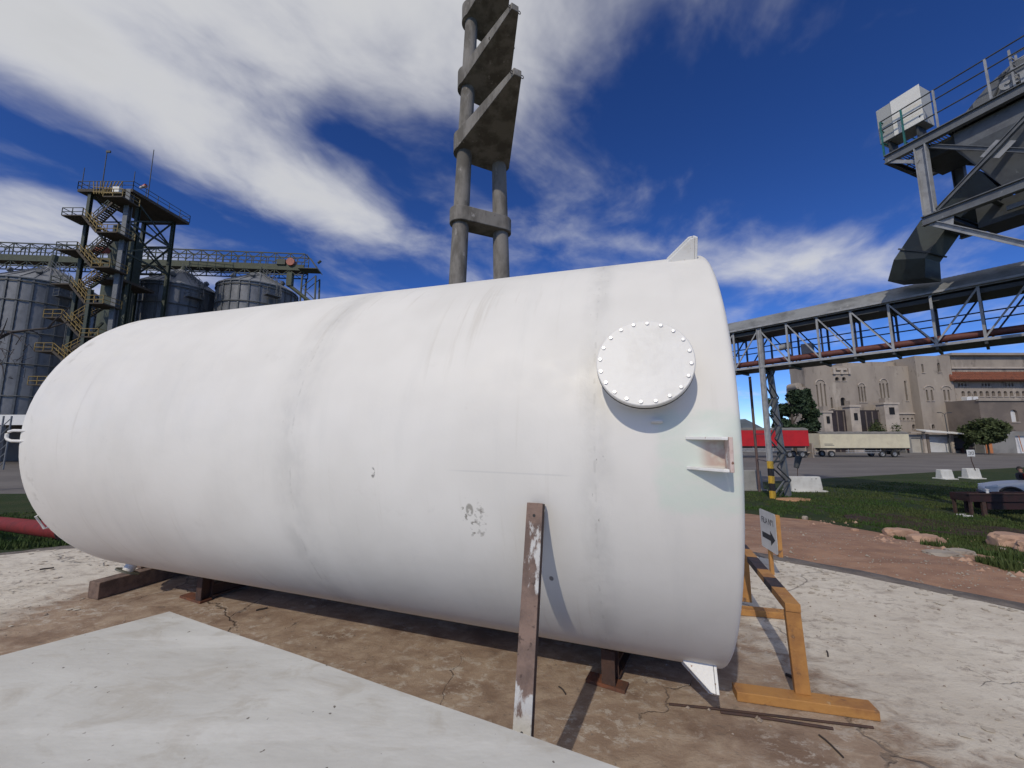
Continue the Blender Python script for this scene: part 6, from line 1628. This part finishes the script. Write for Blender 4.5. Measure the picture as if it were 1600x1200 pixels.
rock(1408, 838, 1.05, .30, .6, ROCK, "flat pink earth ledge at the middle of the track's far edge", "rock", 8, "earth_ledge")
rock(1446, 848, .95, .28, .55, ROCK, "broken pink ledge right of the flat one on the track's edge", "rock", 12, "earth_ledge")
rock(1258, 812, .22, .17, .2, ROCKG, "single pale stone at the grass edge left of the earth ledges", "rock", 15)
rock(1336, 830, .24, .10, .2, ROCK, "small reddish stone on the dirt track", "rock", 16)
rock(1500, 866, .40, .09, .3, ROCKG, "flat pale slab stone at the track's corner", "rock", 18)
rock(1472, 868, .55, .07, .35, ROCKG, "low pale crust left of the flat slab stone", "rock", 19)
rock(1566, 862, .20, .12, .18, ROCKG, "small pale stone at the foot of the big boulder", "rock", 22)
def rubble():
    rg = random.Random(77); b = MB()
    pts = [(1455, 835, 50, 20), (1490, 850, 60, 12), (1540, 880, 60, 14), (1390, 842, 25, 8), (1300, 818, 40, 5), (1595, 890, 30, 12)]
    for k in range(260):
        cx, cy, sx_, sy_ = rg.choice(pts); q = on_t(cx + rg.uniform(-sx_, sx_), cy + rg.uniform(-sy_, sy_)); s = rg.uniform(.015, .06) if rg.random() < .9 else rg.uniform(.06, .11)
        vv = [V((rg.uniform(-1, 1), rg.uniform(-1, 1), rg.uniform(-.3, .8))) for _ in range(1)]
        oct_ = [V((1, 0, 0)), V((-1, 0, 0)), V((0, 1, 0)), V((0, -1, 0)), V((0, 0, .7)), V((0, 0, -.4))]
        oct_ = [V((c.x * s * rg.uniform(.6, 1.3), c.y * s * rg.uniform(.6, 1.3), c.z * s * rg.uniform(.6, 1.2))) + q for c in oct_]
        b.add(oct_, [(0, 2, 4), (2, 1, 4), (1, 3, 4), (3, 0, 4), (2, 0, 5), (1, 2, 5), (3, 1, 5), (0, 3, 5)])
    b.uv = 'keep'; o = b.build("rubble", ROCK); struct(o, 'stuff'); o["label"] = "scattered pale rubble along the far edge of the dirt track"; o["category"] = "rubble"
rubble()
# dug-over dark soil strip between ledge and grass
def dark_soil():
    pa = [on_t(x, y) for x, y in ((1318, 806), (1345, 802), (1390, 804), (1440, 810), (1500, 818), (1560, 824), (1620, 830))]
    pb_ = [on_t(x, y) for x, y in ((1322, 812), (1350, 818), (1395, 824), (1450, 832), (1500, 838), (1560, 842), (1620, 848))]
    m = ground_mat("dug_soil", lambda g: (g.mix(g.mr(g.nz(4), .35, .65), (.075, .05, .038), (.045, .033, .026)), g.ma('ADD', g.nz(5), g.nz(22)), .9, .06))
    sheet("dug_soil", resample([V((q.x, q.y, 0)) for q in pa], 30), resample([V((q.x, q.y, 0)) for q in pb_], 30), m, .03, 10, .05)
dark_soil()

# ---- dark red steel trough on legs (right edge)
def trough():
    A = on_t(1512, 806); D = A.y; zt_ = on_y(1510, 772, D).z; zb_ = on_y(1510, 784, D).z
    x0 = on_y(1514, 780, D).x; x1 = on_y(1690, 780, D).x
    t = thing("steel_trough", "dark red steel trough on legs at the right edge before the car", "trough", ((x0 + x1) / 2, D, A.z))
    b = MB(); b.box(((x0 + x1) / 2, D, (zt_ + zb_) / 2), (x1 - x0, .05, zt_ - zb_)); b.box(((x0 + x1) / 2, D + .7, (zt_ + zb_) / 2), (x1 - x0, .05, zt_ - zb_)); b.box(((x0 + x1) / 2, D + .35, zb_ + .03), (x1 - x0 - .02, .64, .05)); b.box((x0 + .026, D + .35, (zt_ + zb_) / 2 + .03), (.05, .64, zt_ - zb_ - .06)); b.build("tray", TROUGH, t)
    b = MB(); b.beam(V((x0 - .05, D - .04, zt_ + .015)), V((x1, D - .04, zt_ + .015)), .06, .04); b.build("rim", RUSTD, t)
    xm = on_y(1545, 790, D).x
    b = MB(); b.box(((xm + x1) / 2, D + .3, zb_ - .16), (x1 - xm, .5, .32)); b.build("under_tray", TROUGH, t)
    for px in (1518, 1538, 1660):
        x = on_y(px, 790, D).x; zg_ = terrain(x, D)
        for yy in (D + .03, D + .65): b = MB(); b.beam(V((x, yy, zg_)), V((x, yy, zb_)), .09 if px < 1520 else .16, .08, up=(0, 1, 0)); b.build("leg", RUSTD, t)
    x = on_y(1547, 768, D).x; b = MB(); b.tube(V((x, D + .1, zb_)), V((x, D + .1, zt_ + .17)), .05, n=12); b.tube(V((x, D + .1, zt_ + .17)), V((x, D + .1, zt_ + .19)), .075, n=12); tag(b.build("white_bottle", SHUT, smooth=40), "small white pipe stub standing in the red trough", "pipe")
    q = on_t(1516, 808)
    for k in (0, 1): b = MB(); b.box(q + V((.02 + .04 * k, .1 + .28 * k, .03)), (.36, .05, .05)); tag(b.build("white_batten", SHUT), ("nearer" if k == 0 else "farther") + " short white batten on the ground under the trough", "batten")
trough()

# ---- pale car, nose to the left
def car():
    q = on_t(1560, 789); Y = q.y + .6; zg_ = terrain(on_y(1560, 789, Y).x, Y) ; x0 = on_y(1527, 760, Y).x
    t = thing("pale_car", "pale silver car with its nose to the left at the right edge", "car", (x0 + 2.1, Y + .85, zg_))
    W = 1.70; L_ = 4.3; n_before = len(scene.objects)
    # stations along the length: x, lower z, belt z, top half width etc
    st = [(0.00, .42, .60, .70), (.05, .30, .68, .80), (.25, .24, .80, .83), (.70, .22, .90, .85), (1.25, .22, .97, .85), (1.55, .22, 1.00, .85), (2.3, .22, 1.0, .85), (3.3, .22, 1.0, .85), (3.9, .24, .98, .83), (4.2, .30, .92, .80), (4.3, .42, .80, .72)]
    rings = []
    for (x, zl, zh, hw) in st:
        r = []
        for (fy, fz) in ((-1.0, .0), (-1.02, .35), (-1.0, .72), (-.93, .90), (-.70, 1.0), (0, 1.03), (.70, 1.0), (.93, .90), (1.0, .72), (1.02, .35), (1.0, .0)): r.append(V((x0 + x, Y + .85 + fy * hw, zg_ + zl + (zh - zl) * fz)))
        rings.append(r)
    b = MB(); b.sweep(rings); body = b.build("body", CARP, t, smooth=45); body.modifiers.new("sub", 'SUBSURF').levels = 1
    cab = [(1.35, .97, .97, .74), (1.95, 1.0, 1.42, .66), (2.5, 1.0, 1.47, .64), (3.3, 1.0, 1.42, .64), (3.95, .97, .99, .70)]
    rings = [[V((x0 + x, Y + .85 - hw, zg_ + zl)), V((x0 + x, Y + .85 - hw * .92, zg_ + zh)), V((x0 + x, Y + .85 + hw * .92, zg_ + zh)), V((x0 + x, Y + .85 + hw, zg_ + zl))] for x, zl, zh, hw in cab]
    b = MB(); b.sweep(rings); b.build("windows", CARG, t, smooth=30)
    b = MB(); rings = [[V((x0 + x, Y + .85 - hw * .92, zg_ + zh + dz)) for dz in (.01, .05)] + [V((x0 + x, Y + .85 + hw * .92, zg_ + zh + dz)) for dz in (.05, .01)] for x, zl, zh, hw in cab[1:4]]; b.sweep(rings); b.build("roof", CARP, t, smooth=40)
    for a_, c_ in ((0, 1), (3, 4)):
        for s in (-1, 1):
            p = V((x0 + cab[a_][0], Y + .85 + s * cab[a_][3] * (.96), zg_ + cab[a_][2] + .02)); q2 = V((x0 + cab[c_][0], Y + .85 + s * cab[c_][3] * .94, zg_ + cab[c_][2] + .02)); b = MB(); b.beam(p, q2, .06, .06); b.build("pillar", CARP, t)
    for wx in (.80, 3.45):
        for yy, sd in ((Y + .10, 1), (Y + 1.6, -1)):
            c = V((x0 + wx, yy, zg_ + .31)); bt, br = MB(), MB(); wheel(bt, br, c, .31); w = bt.build("wheel", TYRE, t, smooth=40); br.build("rim", RIM, w, smooth=40)
        b = MB(); b.path([V((x0 + wx + .41 * math.cos(a_ * math.pi / 10), Y - .03, zg_ + .31 + .41 * math.sin(a_ * math.pi / 10))) for a_ in range(11)], .055, 6); b.build("wheel_arch", CARB, t, smooth=50)
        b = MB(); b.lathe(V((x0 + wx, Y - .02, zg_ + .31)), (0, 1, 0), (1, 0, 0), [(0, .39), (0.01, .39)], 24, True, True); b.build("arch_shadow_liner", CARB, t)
    b = MB(); b.box((x0 + .02, Y + .85, zg_ + .36), (.12, 1.5, .2)); b.build("bumper", CARB, t, bevel=.04)
    for s in (-1, 1): b = MB(); b.sweep([[V((x0 + .05, Y + .85 + s * .62, zg_ + .58)), V((x0 + .04, Y + .85 + s * .62, zg_ + .68)), V((x0 + .05, Y + .85 + s * .80, zg_ + .70)), V((x0 + .06, Y + .85 + s * .80, zg_ + .60))], [V((x0 + .40, Y + .85 + s * .70, zg_ + .68)), V((x0 + .40, Y + .85 + s * .70, zg_ + .80)), V((x0 + .42, Y + .85 + s * .86, zg_ + .78)), V((x0 + .42, Y + .85 + s * .865, zg_ + .70))]]); b.build("headlight", HEADL, t)
    b = MB(); b.box((x0 + 1.62, Y - .10, zg_ + 1.02), (.14, .2, .14)); b.build("wing_mirror", CARB, t, bevel=.03)
    b = MB(); b.box((x0 + 2.25, Y - .004, zg_ + .62), (1.05, .02, .62)); d = b.build("door", CARP, t, bevel=.01); b = MB(); b.box((x0 + 2.62, Y - .02, zg_ + .80), (.16, .03, .035)); b.build("handle", CARB, d)
    t.scale = (1.06, 1.06, 1.12); t.rotation_euler.z = R_(-40); P = on_t(1541, 785)
    t.location = V((P.x, P.y, P.z)) + Matrix.Rotation(R_(-40), 3, 'Z') @ V((2.1 * 1.06, .75, 0))
car()

# ---- person standing beyond the car
def person():
    q = V((on_y(1595, 740, 20.4).x, 20.4, 0)); q.z = terrain(q.x, q.y)
    J = {'pelvis': (0, 0, .95), 'chest': (0, .0, 1.28), 'neck': (0, 0, 1.47), 'jaw': (-.02, -.02, 1.55), 'head': (-.01, 0, 1.64), 'crown': (0, .01, 1.73),
         'shl': (-.19, 0, 1.41), 'ell': (-.33, -.10, 1.16), 'wrl': (-.22, -.32, 1.04), 'hal': (-.15, -.40, 1.03),
         'shr': (.19, 0, 1.41), 'elr': (.27, -.03, 1.14), 'wrr': (.28, -.10, .90), 'har': (.28, -.12, .81),
         'hil': (-.10, 0, .90), 'knl': (-.11, -.02, .50), 'anl': (-.11, .03, .09), 'tol': (-.12, -.16, .04),
         'hir': (.10, 0, .90), 'knr': (.11, -.02, .50), 'anr': (.11, .03, .09), 'tor': (.12, -.16, .04)}
    Rr = {'pelvis': .15, 'chest': .165, 'neck': .06, 'jaw': .068, 'head': .092, 'crown': .06, 'shl': .075, 'ell': .05, 'wrl': .036, 'hal': .04, 'shr': .075, 'elr': .05, 'wrr': .036, 'har': .04, 'hil': .095, 'knl': .065, 'anl': .045, 'tol': .04, 'hir': .095, 'knr': .065, 'anr': .045, 'tor': .04}
    Ed = [('pelvis', 'chest'), ('chest', 'neck'), ('neck', 'jaw'), ('jaw', 'head'), ('head', 'crown'), ('chest', 'shl'), ('shl', 'ell'), ('ell', 'wrl'), ('wrl', 'hal'), ('chest', 'shr'), ('shr', 'elr'), ('elr', 'wrr'), ('wrr', 'har'), ('pelvis', 'hil'), ('hil', 'knl'), ('knl', 'anl'), ('anl', 'tol'), ('pelvis', 'hir'), ('hir', 'knr'), ('knr', 'anr'), ('anr', 'tor')]
    names = list(J); t = thing("person", "person in a dark jacket over a red top standing beyond the pale car", "person", q)
    me = bpy.data.meshes.new("body"); me.from_pydata([J[n] for n in names], [(names.index(a_), names.index(c_)) for a_, c_ in Ed], [])
    o = bpy.data.objects.new("body", me); scene.collection.objects.link(o); o.parent = t
    sk = o.modifiers.new("skin", 'SKIN'); lay = me.skin_vertices[0] if me.skin_vertices else None
    if lay is None:
        bm = bmesh.new(); bm.from_mesh(me); bm.verts.layers.skin.verify(); bm.to_mesh(me); bm.free(); lay = me.skin_vertices[0]
    for i, n in enumerate(names):
        r = Rr[n]; lay.data[i].radius = (r, r * (.72 if n in ('chest', 'pelvis') else 1)); lay.data[i].use_root = (n == 'pelvis')
    o.modifiers.new("sub", 'SUBSURF').levels = 2; o.modifiers["sub"].render_levels = 2
    for p in me.polygons: p.use_smooth = True
    sk.use_smooth_shade = True
    m = bpy.data.materials.new("person_clothes_and_skin"); m.use_nodes = True; N = m.node_tree.nodes; L = m.node_tree.links; bs = N['Principled BSDF']; bs.inputs['Roughness'].default_value = .8
    tc = N.new('ShaderNodeTexCoord'); sx = N.new('ShaderNodeSeparateXYZ'); L.new(tc.outputs['Object'], sx.inputs[0]); mp = N.new('ShaderNodeMapRange'); L.new(sx.outputs[2], mp.inputs[0]); mp.inputs[2].default_value = 2
    cr = N.new('ShaderNodeValToRGB'); L.new(mp.outputs[0], cr.inputs[0]); cr.color_ramp.interpolation = 'CONSTANT'; e = cr.color_ramp.elements
    e[0].position = 0; e[0].color = (.02, .02, .02, 1); e[1].position = .05; e[1].color = (.03, .04, .07, 1)
    n_ = e.new(.46); n_.color = (.022, .022, .032, 1); n_ = e.new(.735); n_.color = (.36, .20, .14, 1)
    L.new(cr.outputs[0], bs.inputs['Base Color']); me.materials.append(m)
    # hair, red top between the jacket fronts, face, fingers
    HAIR = mat("dark_hair", (.02, .015, .012), rough=.7); SKIN = mat("skin", (.36, .20, .14), rough=.6)
    def sub(name, m_, fn): b = MB(); fn(b); ob = b.build(name, m_, None, smooth=50); ob.parent = t; ob.location = (0, 0, 0); ob.data.transform(Matrix.Translation(ORG[ob])); return ob
    def hair(b):
        vv = []; 
        for j in range(7):
            a_ = math.pi / 2 * j / 6
            vv.append([V((-.005 + .102 * math.sin(a_) * math.cos(k * math.pi / 8), .018 + .108 * math.sin(a_) * math.sin(k * math.pi / 8), 1.655 + .115 * math.cos(a_) - (.09 if math.sin(k * math.pi / 8) > .2 and j == 6 else 0))) for k in range(16)])
        b.sweep(vv)
    sub("hair", HAIR, hair)
    sub("red_top", mat("red_shirt", (.28, .03, .02), rough=.8), lambda b: b.prism([V((-.05, -.128, 1.42)), V((.05, -.128, 1.42)), V((.035, -.145, 1.12)), V((-.035, -.145, 1.12))], (0, .05, 0)))
    def face(b):
        b.lathe(V((-.012, -.085, 1.625)), (0, -1, -.25), (1, 0, 0), [(0, .016), (.03, .012), (.036, .002)], 8)
        for s in (-1, 1): b.lathe(V((-.012 + s * .095, .0, 1.63)), (s, 0, 0), (0, 1, 0), [(0, .026), (.014, .022), (.016, .002)], 10)
    sub("face_features", SKIN, face)
    sub("eyes", HAIR, lambda b: [b.lathe(V((-.012 + s * .034, -.092, 1.652)), (0, -1, 0), (1, 0, 0), [(-.01, .012), (.003, .009), (.004, .001)], 8) for s in (-1, 1)] + [b.box((-.012, -.09, 1.575), (.045, .012, .008))])
    def fingers(b):
        for (h_, d_) in ((V(J['hal']), V((.35, -.75, -.1)).normalized()), (V(J['har']), V((.05, -.15, -1)).normalized())):
            sd = d_.cross(V((0, 0, 1))); sd = sd.normalized() if sd.length > .2 else V((1, 0, 0))
            for i, (o_, l_) in enumerate(((-.027, .055), (-.009, .07), (.009, .066), (.027, .05))): p = h_ + sd * o_ + d_ * .02; b.path([p, p + d_ * l_ * .55, p + d_ * l_ - V((0, 0, .015))], [.009, .0085, .007], 6)
            p = h_ - sd * .035; b.path([p, p - sd * .025 + d_ * .025, p - sd * .03 + d_ * .05], [.010, .009, .008], 6)
    sub("fingers", SKIN, fingers)
person()
